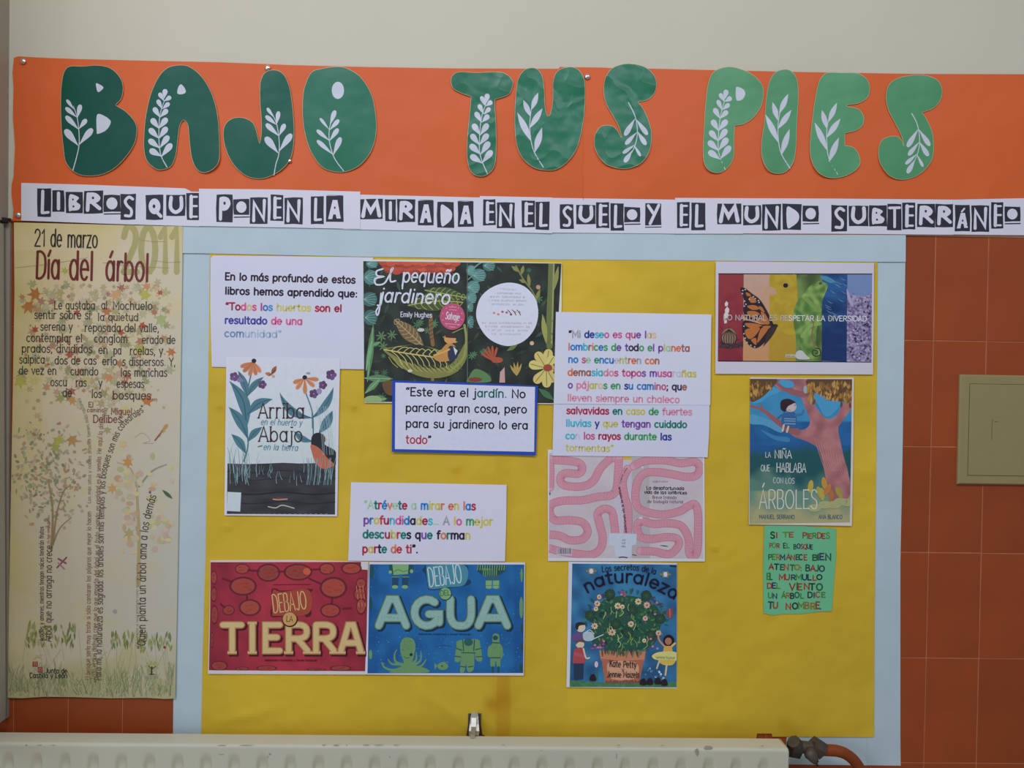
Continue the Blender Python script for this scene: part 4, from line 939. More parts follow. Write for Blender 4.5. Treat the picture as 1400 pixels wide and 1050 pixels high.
# sleeping fox-coloured figure
S.poly([(495, 690), (540, 650), (590, 600), (640, 620), (640, 680), (600, 715), (530, 720)], '#b07c3c', smooth=True)
S.poly([(600, 620), (645, 630), (655, 690), (610, 720), (590, 680)], '#2d3350', smooth=True); S.poly([(625, 620), (655, 650), (640, 680)], '#b8c0cc')
S.oval(605, 570, 40, 34, '#c08a4a'); S.poly([(575, 560), (590, 535), (625, 533), (655, 560), (640, 566)], '#3c2c24', smooth=True); S.poly([(630, 580), (656, 592), (632, 600)], '#c98f50')
S.line([(500, 680), (570, 655), (600, 640)], 12, '#c9944c')
S.oval(412, 512, 24, 12, '#aab0ac'); S.oval(340, 782, 16, 10, '#b9b2a8')
S.poly([(160, 860), (240, 850), (300, 920), (230, 945), (180, 930)], '#5f4a2c', smooth=True)
S.poly([(478, 820), (500, 820), (500, 850), (480, 850)], '#7a6a34')
# right page
S.poly([(717, 60), (722, 60), (722, 990), (717, 990)], '#59605c')
S.line([(1275, 80), (1270, 250), (1262, 430), (1262, 620)], 42, '#5e6b3c'); S.line([(1290, 80), (1282, 400), (1275, 600)], 10, '#8a8f55')
S.leaf((1240, 600), (1215, 410), 36, '#8a9148', sharp=True); S.leaf((1290, 250), (1320, 90), 30, '#7d8446', sharp=True)
S.line([(1040, 90), (1090, 180), (1150, 260), (1180, 330)], 10, '#6e7442')
for (b, t) in (((1060, 130), (1010, 90)), ((1075, 150), (1090, 85)), ((1110, 200), (1060, 180)), ((1130, 230), (1120, 140)), ((1170, 320), (1200, 240))): S.leaf(b, t, 24, '#777a42', sharp=True)
S.poly([(805, 300), (880, 232), (985, 200), (1090, 222), (1165, 300), (1187, 400), (1165, 500), (1100, 580), (1010, 617), (930, 607), (850, 560), (795, 480), (777, 400)], '#c3c7dc', smooth=True)
for k, a in enumerate((-1.15, -.75, -.35, .05, .5)): S.leaf((890, 720), (880 + 75 * math.sin(a), 700 - 85 * math.cos(a)), 17, '#a24a33')
S.poly([(870, 690), (905, 690), (950, 700), (945, 725), (890, 728)], '#a24a33', smooth=True)
S.poly([(930, 860), (935, 790), (965, 757), (968, 860)], '#b08d8c', smooth=False)
for a in (-.7, -.3, .1, .5): S.leaf((1045, 815), (1045 + 70 * math.sin(a), 815 - 95 * math.cos(a)), 16, '#a38a45', sharp=True)
S.poly([(725, 830), (770, 770), (850, 800), (870, 855), (725, 856)], '#4f7a4a', smooth=True); S.oval(770, 840, 45, 16, '#7a3a2c')
for k in range(8):
    a = -2.9 + k * .74; x, y = 1240 + 118 * math.cos(a), 765 + 128 * math.sin(a)
    if x > 1292: x = 1292
    S.leaf((1240, 765), (x, y), 62, jit('#c3ac5f', r, .06), vein='#7d7440')
S.oval(1250, 762, 30, 24, '#93412c'); S.oval(1145, 600, 14, 14, '#c9a07c'); S.oval(1187, 230, 15, 15, '#a8826e')
S.leaf((1190, 900), (1290, 975), 40, '#3d6a46', sharp=True); S.leaf((980, 650), (1050, 610), 26, '#5f7040', sharp=True)
S.part('printed_title', 'title_line')
T1 = '#cfd2dc'
S.line([(160, 110), (120, 125), (125, 155), (165, 160), (110, 175), (118, 212), (170, 205), (205, 150), (228, 105), (215, 120), (212, 190), (245, 188)], 11, T1)
S.text('pequeño', [(288, 196), (662, 202)], 88, 1.4, T1, shear=.18)
S.line([(300, 135), (290, 240)], 10, T1)
S.text('jardinero', [(135, 325), (600, 342)], 88, 1.4, T1, shear=.18)
S.line([(150, 270), (138, 380), (125, 415), (118, 385), (150, 340)], 10, T1)
S.text('Emily Hughes', [(278, 425), (485, 430)], 32, 1.5, T1)
S.part('round_sticker_print')
S.oval(620, 424, 83, 88, '#b0486c', n=26)
for k in range(10): S.oval(620 + 66 * math.cos(k * .63 + .3), 424 + 70 * math.sin(k * .63 + .3), 3.5, 3.5, '#d59ab0', n=6)
S.text('Salvaje', [(572, 438), (664, 452)], 46, 1.3, '#d8c4d0', shear=.15)
S.line([(598, 360), (646, 362)], 4, '#d08aa4'); S.line([(600, 378), (650, 382)], 4, '#d08aa4'); S.line([(570, 470), (672, 478)], 4, '#d08aa4'); S.line([(598, 490), (640, 494)], 4, '#d08aa4')
S.part('printed_text', 'text_line')
TX = '#8d8d9c'
for (a, b, y) in ((936, 1045, 250), (900, 1075, 276), (870, 1098, 300), (860, 1110, 324), (880, 1090, 349), (815, 1145, 472), (835, 1130, 496), (845, 1120, 520), (880, 1082, 545)):
    n_ = max(6, int((b - a) / 12)); w_ = ''.join(r.choice('aeiosrnlmdtuc') if r.random() > .17 else ' ' for _ in range(n_)); S.text(w_, [(a, y - 2), (b, y + 2)], 13, 1.3, TX if y < 400 else '#9c8f99')
for k in range(7): S.oval(895 + k * 28, 400 + 10 * math.sin(k * 2), 9, 8, r.choice(['#b5504a', '#c58a72', '#8aa09a', '#c07a68']), n=8)
for k in range(3): S.line([(985 + k * 30, 380), (1000 + k * 30, 395), (1010 + k * 30, 415)], 5, '#3f3a3a')
S.done()

# ---- blue bordered quote
S = Sheet('quote_card', 'white card with a blue border and text starting Este era el jardín', 'card', [(536.5, 520), (640, 523), (735.5, 527.5), (732.5, 622.7), (640, 620), (535.7, 617.7)], 7.2, '#213f9c', lifts=(.3, .3, .9, .9))
S.T(530, 510, 6.6667).part('printed_panel')
S.poly([(70, 87), (1343, 127), (1335, 718), (66, 693)], '#b5b9d0')
S.part('printed_text', 'text_line'); K = '#181828'
S.text('“Este era el jardín. No', [(165, 205), (1255, 227)], 72, 1.75, cols=[(11, K), (6, '#1c5a56'), (3, K)], jitter=.15)
S.text('parecía gran cosa, pero', [(165, 350), (1268, 366)], 72, 1.75, K, jitter=.15)
S.text('para su jardinero lo era', [(165, 495), (1280, 512)], 72, 1.75, K, jitter=.15)
S.text('todo”', [(165, 640), (398, 645)], 72, 1.75, cols=[(4, '#9c2a3c'), (1, K)], jitter=.15)
S.done()

# ---- Mi deseo: two sheets
S = Sheet('quote_sheet', 'upper white sheet with rainbow text starting Mi deseo es que', 'sheet', [(760, 426.4), (870, 428), (972.6, 430), (971.5, 500), (971, 554), (865, 553), (757, 552), (758.5, 490)], 7.0, PW, lifts=(.5, .6, .2, .2))
S.T(745, 420, 5).part('printed_text', 'text_line')
cp = dict(g='#8e8c9c', n='#2c3a86', b='#2f6fb0', t='#3f9cb4', p='#b0568c', r='#a03a44', o='#b96a4c', k='#3a2a4c', v='#6e4a96', G='#3f8a5c', y='#a9a458', l='#8fae98', m='#a9517c', c='#8a5a50', s='#a7a9c0', w='#b9a58c', K='#27223a', d='#2a5a52', P='#b77a94', R='#932c46', D='#1d6b66')
def runs(s_): return [(1, cp[c]) for c in s_]
S.text('“Mi deseo es que las', [(162, 207), (760, 210)], 45, 2.35, cols=runs('Kggnnttppppmvvwww'))
S.text('lombrices de todo el planeta', [(160, 292), (990, 302)], 45, 2.35, cols=runs('obbtcoGbGGvvkkGGvvylooccdbbb'))
S.text('no se encuentren con', [(160, 378), (783, 388)], 45, 2.35, cols=runs('bbmlGbbbsyloogoocKK'))
S.text('demasiados topos musarañas', [(157, 466), (1035, 477)], 45, 2.35, cols=runs('occctttPPmmmmmvvpmmssyyysss'))
S.text('o pájaros en su camino; que', [(158, 553), (970, 566)], 45, 2.35, cols=runs('vPPPyywGGGnbbbbmmmkkkcmmmm'))
S.text('lleven siempre un chaleco', [(155, 640), (920, 654)], 45, 2.1, cols=runs('P'))
S.done()
S = Sheet('quote_sheet', 'lower white sheet continuing the rainbow text from salvavidas to tormentas', 'sheet', [(757, 551), (865, 552.3), (970, 553.8), (969.5, 590), (967.4, 625.3), (860, 624), (755.4, 623)], 6.2, '#b1b5cd', lifts=(.1, .1, .6, .5))
S.T(745, 420, 5).part('printed_text', 'text_line')
S.text('salvavidas en caso de fuertes', [(148, 728), (1005, 738)], 45, 2.35, cols=runs('RRRRRRRRRRDDyyyyGGPPPPPPPP'))
S.text('lluvias y que tengan cuidado', [(145, 814), (970, 824)], 45, 2.35, cols=runs('tttttttnyyyvvvvvvDDDDDDDD'))
S.text('con los rayos durante las', [(142, 900), (865, 908)], 45, 2.35, cols=runs('ttsmmmRRRRRGGGGGGGnnn'))
S.text('tormentas”', [(142, 983), (470, 988)], 45, 2.0, cols=runs('y'))
S.done()

# ---- worms cover
S = Sheet('book_cover_print', 'printed grey book cover with a long pink striped worm winding over both pages', 'cover', [(749, 614.7), (860, 617), (963, 620), (963.7, 767.6), (860, 767.4), (749.4, 767), (749, 690)], 4.6, '#c2bdc6', lifts=(.4, .3, .3, .3))
S.T(740, 610, 5.8333).window([(65, 55), (1288, 65), (1293, 898), (60, 890)]).part('printed_picture')
GR = '#a9a3ad'
S.poly([(65, 55), (1288, 65), (1293, 898), (60, 890)], lambda x, y: mixc('#aca6b0', '#a29ca8', .5 + nz(x, y, .03)))
S.poly([(722, 92), (860, 94), (868, 895), (720, 893)], '#9a959d'); S.poly([(578, 80), (722, 82), (720, 893), (590, 892)], '#a8a3b4')
S.poly([(590, 60), (722, 62), (720, 110), (592, 108)], '#b3983c')
def worm(p, w_):
    P = cr([S.q(Vector(q)) for q in p], 8); W_ = w_ / S.tf[2]
    S.raw([c for c in ribbon(P, W_, False)], '#a46a80')
    S.raw([c for c in ribbon(P, W_ * .84, False)], '#b98a9a')
    L = 0; out = []; out2 = []
    for i in range(1, len(P)):
        a, b = P[i - 1], P[i]; d = b - a; l = d.length
        if l < 1e-4: continue
        d.normalize(); n = Vector((-d.y, d.x)); t = (1.35 - L % 1.35)
        while t < l:
            o = a + d * t; out.append([o + n * W_ * .49 - d * .26, o + n * W_ * .49 + d * .26, o - n * W_ * .49 + d * .26, o - n * W_ * .49 - d * .26]); t += 1.35
        L += l
    S.raw(out, '#a35f78')
for p in ([(66, 110), (140, 112), (240, 120), (310, 140), (325, 190), (290, 220), (200, 215), (155, 245), (165, 300), (240, 322), (350, 315), (420, 270), (470, 180), (540, 110), (575, 95)],
          [(66, 100), (72, 180), (70, 330)],
          [(620, 100), (612, 220), (600, 340), (560, 390), (450, 405), (330, 430), (180, 435), (90, 460), (66, 520), (110, 590), (230, 590), (330, 610), (370, 680), (330, 740), (230, 750), (150, 715), (66, 705)],
          [(66, 815), (160, 840), (300, 860), (400, 865), (470, 820), (490, 730), (465, 620), (450, 540), (500, 500), (560, 520), (580, 600), (590, 692)],
          [(690, 180), (650, 280), (665, 400), (690, 480), (695, 600), (690, 692)],
          [(735, 160), (830, 118), (980, 112), (1110, 135), (1220, 125), (1262, 165), (1240, 230), (1160, 245), (1050, 225), (930, 208), (830, 215), (770, 280), (750, 400), (775, 490), (860, 530), (980, 545), (1100, 520), (1170, 480), (1225, 465), (1250, 540), (1250, 700), (1245, 830), (1215, 880), (1180, 850), (1175, 740), (1120, 640), (1020, 615), (900, 620), (800, 600), (765, 640), (790, 720), (880, 740), (1000, 725), (1085, 740), (1090, 800), (1020, 860), (900, 840), (790, 835)]):
    worm(p, 66)
S.part('spine_label')
S.poly([(540, 695), (760, 700), (758, 785), (722, 790), (720, 880), (588, 880), (585, 800), (540, 790)], '#a6b0c4')
for y in (750, 775, 800): S.text('JO' if y == 750 else ('VIZ' if y == 775 else 'des'), [(640, y + 6), (672, y + 6)], 14, 1.8, '#5a5c70')
S.line([(622, 888), (650, 884), (685, 890)], 9, '#3a3440')
S.part('barcode')
S.poly([(125, 812), (245, 815), (242, 872), (120, 868)], '#a8a4b2')
rr_ = random.Random(2); x = 130
while x < 238:
    w2 = rr_.choice([2, 3, 5]); S.poly([(x, 814), (x + w2, 814), (x + w2 - 1, 860), (x - 1, 860)], '#3f3c48'); x += w2 + rr_.choice([3, 4])
S.part('printed_title', 'title_line')
S.text('NOEMÍ VOLA', [(888, 288), (1010, 288)], 10, 1.6, '#55505a')
S.text('La desafortunada', [(840, 345), (1138, 350)], 26, 2.0, '#1f1c26', jitter=.6)
S.text('vida de las lombrices', [(820, 378), (1162, 384)], 26, 2.0, '#1f1c26', jitter=.6)
S.text('Breve tratado', [(885, 418), (1078, 422)], 24, 1.3, '#3c3844', jitter=.5)
S.text('de biología natural', [(845, 452), (1132, 456)], 24, 1.3, '#3c3844', jitter=.5)
S.text('desafortunada vida de las lombrices', [(684, 690), (672, 580), (655, 470), (640, 390), (628, 325)], 17, 2.0, '#1f1c26', jitter=.6)
S.text('noemí vola', [(636, 300), (652, 240), (690, 175)], 13, 1.5, '#2a2630', jitter=.5)
S.line([(950, 792), (985, 796), (1012, 800)], [4, 8, 3], '#26222a'); S.line([(728, 865), (758, 872)], 7, '#4a3a40')
S.oval(66, 378, 9, 14, '#3c5a90', n=8)
S.poly([(770, 575), (800, 562), (810, 580)], '#d5d0d4'); S.poly([(795, 165), (815, 160), (812, 182)], '#cfcad0')
S.done()

# ---- natural diversity poster
S = Sheet('photo_poster', 'landscape poster with six rainbow photo bands from red flower to purple lavender', 'poster', [(978.6, 357.7), (1090, 358.5), (1195, 359.4), (1194.5, 440), (1193.7, 512), (1090, 511.5), (978, 511), (978.3, 430)], 5.8, '#b4b4c6', lifts=(.5, .6, .4, .4))
S.mute = (.85, .92); S.T(970, 350, 5.8333).window([(70, 136), (1300, 138), (1292, 850), (66, 842)]).part('printed_picture')
r = random.Random(8)
def band(x0, x1, fn, st=2.5): S.poly([(x0, 140), (x1, 140 + (x1 - x0) * .002), (x1 - 6, 842), (x0 - 6, 838)], fn, step=st)
band(72, 275, lambda x, y: mixc('#98323a', '#8a2638', (y - 380) / 110 + nz(x, y, .08)))
band(273, 482, lambda x, y: mixc('#bd9a8c', '#c48a5c', (y - 374) / 110))
band(480, 696, lambda x, y: mixc('#b49c28', '#b08c1e', (y - 374) / 110 + .5 * nz(x, y, .1)))
band(694, 902, lambda x, y: mixc('#3f5a30', '#6f8f45', .5 + 1.1 * nz(x, y, .07, 2)))
band(900, 1102, lambda x, y: mixc('#245a9e', '#16356e', (y - 374) / 80 + .9 * nz(x * .4, y * 1.6, .08, 3)))
band(1100, 1298, lambda x, y: '#6a86c0' if y < 404 + 8 * nz(x, y, .2) else mixc('#5d4f86', '#a79cc4', .5 + 1.6 * nz(x, y, .35, 4)), 1.6)
for y in (142, 838): S.line([(72, y), (1296, y + (2 if y < 200 else 9))], 8, '#1f1c24')
# red flower bud
for k in range(16): S.line([(150 + r.uniform(-60, 60), 700 + r.uniform(-30, 40)), (150 + r.uniform(-90, 100), 640 + r.uniform(-90, 110))], 5, r.choice(['#4a2630', '#6a4a4e', '#30202a']))
S.oval(155, 642, 58, 66, '#8a7058')
for k in range(-3, 4): S.line([(155, 585), (155 + k * 20, 640), (155 + k * 16, 700)], 6, '#2e2226')
S.poly([(85, 690), (200, 700), (270, 680), (268, 730), (150, 740), (80, 730)], lambda x, y: mixc('#5a4048', '#2a2228', .5 + 2 * nz(x, y, .5)), step=1.5)
for (x, y, s_) in ((135, 380, 14), (140, 430, 18), (132, 470, 20), (128, 520, 12)): S.poly([(x, y - s_ * 1.6), (x + s_, y - 6), (x + s_ * .8, y + s_ * 1.2), (x - s_ * .7, y + s_ * 1.6), (x - s_, y)], '#d4c8cc')
# canary
S.poly([(482, 170), (520, 150), (640, 150), (696, 190), (694, 600), (600, 620), (540, 520), (500, 420), (480, 320)], lambda x, y: mixc('#b8a01e', '#ad8c18', .5 + nz(x, y, .12)), smooth=True, step=4)
S.poly([(440, 260), (470, 240), (520, 262), (540, 300), (500, 310), (452, 300)], '#bf9478', smooth=True)
S.oval(610, 235, 32, 28, '#a8903a'); S.oval(607, 235, 20, 18, '#221c18')
# butterfly
S.poly([(245, 262), (280, 255), (340, 300), (400, 345), (450, 420), (490, 500), (510, 555), (470, 560), (400, 520), (300, 500), (270, 440), (275, 350)], '#2c2228', smooth=True)
S.poly([(270, 520), (330, 520), (420, 545), (545, 548), (500, 610), (440, 690), (375, 735), (320, 715), (280, 660), (262, 600)], '#2c2228', smooth=True)
for q in ('300,400 360,392 400,420 345,430', '315,335 340,325 375,365 330,372', '395,400 420,410 440,450 405,430', '300,445 360,440 400,465 330,490', '410,445 450,470 480,540 430,520', '370,490 415,505 470,548 400,530', '290,290 320,300 330,318 300,318', '280,540 340,535 420,555 330,575', '285,590 400,570 360,640 310,660', '410,580 470,575 420,650 380,690', '330,670 370,655 372,710', '425,560 490,560 450,590'):
    S.poly(pts(q), '#b8682c', smooth=True)
for (x, y) in ((265, 275), (285, 268), (262, 300), (350, 325), (365, 340), (390, 355), (280, 360), (290, 385), (278, 400), (395, 370), (275, 620), (285, 655), (300, 690), (330, 712), (360, 725), (318, 345), (275, 560)): S.oval(x, y, 7, 6, '#b7b2bc', n=6)
S.poly([(440, 690), (470, 600), (545, 548), (500, 640), (430, 720)], '#3a2e2c', smooth=True)
# chameleon
S.poly([(760, 290), (800, 240), (850, 215), (880, 200), (940, 225), (935, 270), (910, 330), (890, 400), (895, 480), (860, 560), (850, 700), (880, 760), (870, 810), (820, 825), (760, 790), (710, 690), (680, 600), (668, 480), (690, 380)], lambda x, y: mixc('#4a7a34', '#86a850', .5 + 1.3 * nz(x, y, .12, 6)), smooth=True, step=2)
S.line([(770, 340), (830, 400), (880, 430)], 34, '#6f9a44'); S.line([(740, 640), (800, 560), (880, 540)], 28, '#7fa850'); S.line([(800, 470), (830, 540), (815, 640), (835, 700), (840, 730)], 10, '#8a6244')
S.line([(845, 735), (880, 745), (885, 785), (850, 800), (822, 780), (828, 752), (855, 755), (860, 775), (845, 778)], 9, '#3a3a2c')
S.oval(885, 218, 14, 12, '#4d5a3a')
S.poly([(880, 170), (930, 160), (1000, 200), (960, 215)], '#3f8ab0', smooth=True)
for k in range(16):
    x, y = r.uniform(915, 1060), r.uniform(160, 500); S.line([(x, y), (x + 28, y + 20), (x + 50, y + 26)], [1, 5, 1], '#5f92c4')
for k in range(170):
    x, y = r.uniform(1108, 1284), r.uniform(330, 830)
    if y < 430 and abs((x - 1100) % 62 - 30) > 16: continue
    S.oval(x, y, r.uniform(5, 11), r.uniform(5, 10), r.choice(['#9f8fc0', '#6c5a9a', '#b6a8cc', '#433a6a', '#8474ac', '#2f2a4c']), n=7)
S.poly([(1095, 262), (1115, 300), (1130, 350), (1150, 380), (1130, 400), (1100, 330)], '#a79ac6', smooth=True)
S.poly([(605, 782), (690, 784), (688, 812), (603, 810)], '#b0ac90'); S.poly([(690, 770), (730, 752), (770, 790), (800, 822), (700, 820)], '#b9c0c2', smooth=True)
S.part('printed_text', 'text_line')
S.text('LO NATURAL ES RESPETAR LA DIVERSIDAD', [(112, 510), (1255, 520)], 40, 1.6, cols=[(13, '#b5aeb8'), (8, '#d0cfda'), (2, '#b5b9b8'), (10, '#d3d4e2')])
S.text('natural y diverso', [(612, 804), (682, 806)], 10, 1.6, '#7a765c')
S.done()

# ---- La nina cover
S = Sheet('book_cover_print', 'printed blue book cover with a girl sitting on the branch of a pink tree', 'cover', [(1025.5, 515.8), (1100, 517), (1167.4, 516.3), (1166.5, 620), (1164.7, 719), (1095, 717.8), (1023.8, 716.9), (1025, 600)], 5.2, '#b9b2b4', lifts=(.3, .5, .8, .3), curl=.8)
S.mute = (.92, .93); S.T(1015, 510, 4.7727).window([(50, 38), (716, 40), (702, 975), (46, 985)]).part('printed_picture')
def nina(x, y):
    v = (y - 516) / 200
    n_ = nz(x, y, .05, 9)
    if v < .3: return mixc('#2a7fb4', '#3a86b8', .5 + n_)
    if v < .47: return mixc('#1f5f9c', '#1d5590', .5 + n_ * 2)
    if v < .62: return mixc('#1d5590', '#1f5058', (v - .47) / .05 + n_)
    if v < .78: return mixc('#1f5058', '#4f7a70', (v - .62) / .12 + n_ - (.3 if x > 1080 else -.2))
    return mixc('#5f867a', '#9c9a70', (v - .78) / .16 + n_)
S.poly([(50, 38), (716, 40), (702, 975), (46, 985)], nina, step=2.5)
S.poly([(50, 185), (120, 190), (170, 150), (230, 130), (240, 110), (130, 60), (60, 60)], '#3f92c4', smooth=True)
S.poly([(50, 270), (160, 300), (260, 350), (250, 390), (140, 340), (50, 330)], '#4a90be', smooth=True)
S.poly([(120, 370), (220, 410), (300, 420), (300, 450), (200, 430)], '#3478ac', smooth=True)
PK, PD = '#a86f74', '#8b565e'
S.poly([(225, 50), (430, 40), (440, 150), (500, 250), (560, 300), (620, 270), (655, 200), (714, 170), (712, 230), (640, 330), (625, 370), (640, 450), (665, 560), (690, 650), (702, 800), (600, 850), (575, 800), (545, 690), (520, 560), (490, 490), (430, 450), (330, 410), (300, 360), (380, 372), (430, 350), (440, 300), (410, 230), (380, 160), (320, 130), (240, 110)], lambda x, y: mixc(PK, PD, .35 + 1.2 * nz(x, y, .07, 3) + (.3 if y > 660 else 0)), smooth=True, step=4)
S.line([(50, 215), (130, 240), (220, 310), (300, 365), (360, 385)], [14, 22, 34, 44, 44], PD); S.line([(120, 205), (135, 240)], 10, PD)
S.line([(230, 60), (320, 120), (400, 140)], 40, PD)
for k in range(9): S.line([(470 + k * 20, 420 + k * 14), (500 + k * 18, 520 + k * 12), (540 + k * 14, 640)], 3, '#b67f80')
S.poly([(50, 38), (225, 40), (170, 120), (110, 170), (50, 180)], '#5c4228', smooth=True); S.poly([(425, 40), (714, 40), (712, 160), (650, 185), (590, 175), (530, 150), (470, 130)], '#5c4228', smooth=True)
for k in range(260):
    x, y = r.choice([(r.uniform(50, 200), r.uniform(45, 150)), (r.uniform(430, 712), r.uniform(45, 190)), (r.uniform(430, 712), r.uniform(45, 150))])
    if x < 220 and y > 190 - x * .6: continue
    S.leaf((x, y), (x + r.uniform(-14, 14), y + r.uniform(26, 44)), 15, r.choice(['#8a6236', '#a5793c', '#5f4526', '#7a5630', '#b08a4a']), sharp=True)
S.poly([(480, 130), (560, 180), (640, 190), (600, 260), (540, 285), (500, 220), (470, 160)], '#3f8fc2', smooth=True)
S.oval(410, 108, 12, 26, '#8aa4b4')
S.poly([(235, 55), (320, 52), (335, 90), (280, 95)], '#3f92c4', smooth=True)
# girl
S.poly([(262, 268), (290, 258), (345, 262), (350, 350), (300, 355), (258, 340)], '#2f5c94', smooth=True); S.line([(255, 275), (235, 292)], 12, '#2f5c94'); S.line([(345, 275), (390, 265), (398, 245)], 12, '#3a6aa0')
for y in (298, 312, 330): S.line([(275, y), (345, y + 2)], 6, '#6f96be')
S.oval(315, 220, 38, 34, '#b9a8b0'); S.poly([(248, 215), (255, 180), (300, 168), (345, 190), (330, 200), (295, 220), (280, 252), (255, 240)], '#2f2228', smooth=True); S.oval(342, 210, 6, 6, '#b8747c')
S.line([(300, 240), (318, 244)], 3, '#6a4048')
S.line([(270, 340), (262, 378)], 13, '#bfae9c'); S.line([(300, 350), (290, 384)], 13, '#bfae9c')
for (x, y, c) in ((445, 740, '#b19a3c'), (505, 780, '#9c9a3c'), (535, 720, '#b08a34'), (520, 790, '#a89a44'), (630, 780, '#9a8a3a'), (580, 800, '#a5663c'), (555, 760, '#b0713c')): S.oval(x, y, 18, 42, c, rot=r.uniform(-30, 30))
for (x, y) in ((540, 860), (600, 860), (640, 840), (690, 845), (470, 880)): S.oval(x, y, 45, 26, '#9aa070')
S.part('printed_title', 'title_line'); WT = '#bcc6cc'
S.text('LA', [(150, 550), (185, 550)], 34, 1.1, WT); S.text('NIÑA', [(210, 555), (322, 556)], 50, 1.2, WT)
S.text('QUE', [(120, 640), (180, 640)], 40, 1.1, WT); S.text('HABLABA', [(222, 645), (415, 648)], 58, 1.1, WT)
S.text('CON LOS', [(200, 718), (340, 722)], 36, 1.1, WT)
S.text('ÁRBOLES', [(108, 885), (492, 885)], 122, .75, '#bcc4bc')
S.text('MANUEL SERRANO', [(110, 950), (340, 952)], 26, 1.3, '#2f5a7a'); S.text('ANA BLANCO', [(498, 950), (652, 952)], 26, 1.3, '#2f5a7a')
S.done()

# ---- green handwritten note
S = Sheet('handwritten_note', 'small mint green note of hand drawn coloured capitals on the yellow backing', 'note', [(1045, 718.5), (1095, 719), (1143, 723), (1143, 760), (1140, 800), (1137, 835.5), (1120, 836), (1095, 839.5), (1070, 839.5), (1056, 841), (1044, 838.5), (1043.5, 780)], 4.2, '#599b79', m='sugar', lifts=(.3, 1.2, 1.2, .4))
S.T(1030, 710, 7.5).part('hand_lettering', 'hand_word')
hc = ['#1f2a4c', '#74302c', '#4f6f28', '#1f463a', '#7c3c2c', '#1f2230', '#3a6a28', '#22502e', '#80302a', '#26344c', '#76602a', '#1e2e28']
def hl(t, p, h): S.text(t, p, h, 2.3, cols=[(1, r.choice(hc)) for _ in range(24)], jitter=.8)
hl('SI', [(175, 192), (242, 190)], 58); hl('TE', [(305, 180), (418, 180)], 50); hl('PIERDES', [(505, 195), (785, 195)], 52)
hl('POR', [(162, 292), (268, 294)], 46); hl('EL', [(308, 298), (368, 296)], 46); hl('BOSQUE', [(415, 302), (610, 304)], 46)
hl('PERMANECE', [(152, 412), (552, 416)], 52); hl('BIEN', [(600, 418), (798, 416)], 60)
hl('ATENTO:', [(160, 514), (500, 524)], 56); hl('BAJO', [(530, 532), (735, 536)], 58)
hl('EL', [(138, 616), (198, 616)], 68); hl('MURMULLO', [(258, 618), (710, 622)], 52)
hl('DEL', [(138, 710), (278, 710)], 52); hl('VIENTO', [(372, 720), (705, 724)], 62)
hl('UN', [(148, 808), (242, 810)], 48); hl('ÁRBOL', [(290, 808), (512, 808)], 52); hl('DICE', [(560, 802), (735, 800)], 52)
hl('TU', [(148, 912), (252, 916)], 66); hl('NOMBRE.', [(335, 920), (700, 918)], 62)
S.done()

# ---- Atrevete
S = Sheet('quote_sheet', 'white sheet with rainbow text starting Atrévete a mirar en las profundidades', 'sheet', [(480, 659.4), (590, 660.8), (692.7, 662.9), (692, 715), (690.4, 767.5), (580, 767.5), (476, 766.5), (478, 710)], 4.7, '#b2b5cb', lifts=(.4, .7, .3, .2))
S.T(465, 650, 5.8333).part('printed_text', 'text_line')
S.text('“Atrévete a mirar en las', [(190, 265), (1080, 275)], 62, 2.35, cols=runs('llDRbolDRlbyyyooyobRR'))
S.text('profundidades… A lo mejor', [(187, 385), (1218, 398)], 62, 2.35, cols=runs('vbyrRtpmbKyRtlgypGyyyyy'))
S.text('descubres que forman', [(182, 498), (1040, 508)], 62, 2.35, cols=runs('DDDDRyrDKKvDKoDKKyyRK'))
S.text('parte de ti”.', [(178, 615), (620, 618)], 62, 2.35, cols=runs('RyRKDorrRKKK'))
S.done()

# ---- TIERRA
S = Sheet('book_cover_print', 'dark red landscape book cover print with cream title letters TIERRA', 'cover', [(287.4, 766), (400, 765.5), (503.5, 768), (502, 860), (500, 922.3), (400, 922), (284.3, 921.3), (286, 850)], 5.0, '#b3abb4', lifts=(.5, .2, .2, .5))
S.mute = (.92, 1); S.T(280, 760, 6.087).window([(48, 52), (1358, 50), (1342, 960), (34, 952)]).part('printed_picture')
S.poly([(48, 52), (1300, 48), (1300, 112), (1356, 116), (1342, 960), (34, 952), (44, 500)], lambda x, y: mixc('#972a3c', '#74202e', abs(x - 393) / 130 + .5 * nz(x, y, .06, 1)), step=5)
r = random.Random(31)
def tuber(x, y, a, b, fill, rot=0, line='#5c1c24'):
    fill = mixc(fill, '#82362f', .62)
    S.oval(x, y, a * 1.16, b * 1.18, line, rot=rot, n=18); S.oval(x, y, a * .98, b * .95, mixc(fill, '#7c4048', .6), rot=rot, n=18); S.oval(x, y, a * .88, b * .84, fill, rot=rot, n=18)
    for k in range(5):
        u, v = r.uniform(-.6, .5) * a, r.uniform(-.5, .5) * b; S.line([(x + u, y + v), (x + u + a * .15, y + v + b * .1), (x + u + a * .3, y + v)], 4, mixc(fill, '#4a1420', .45))
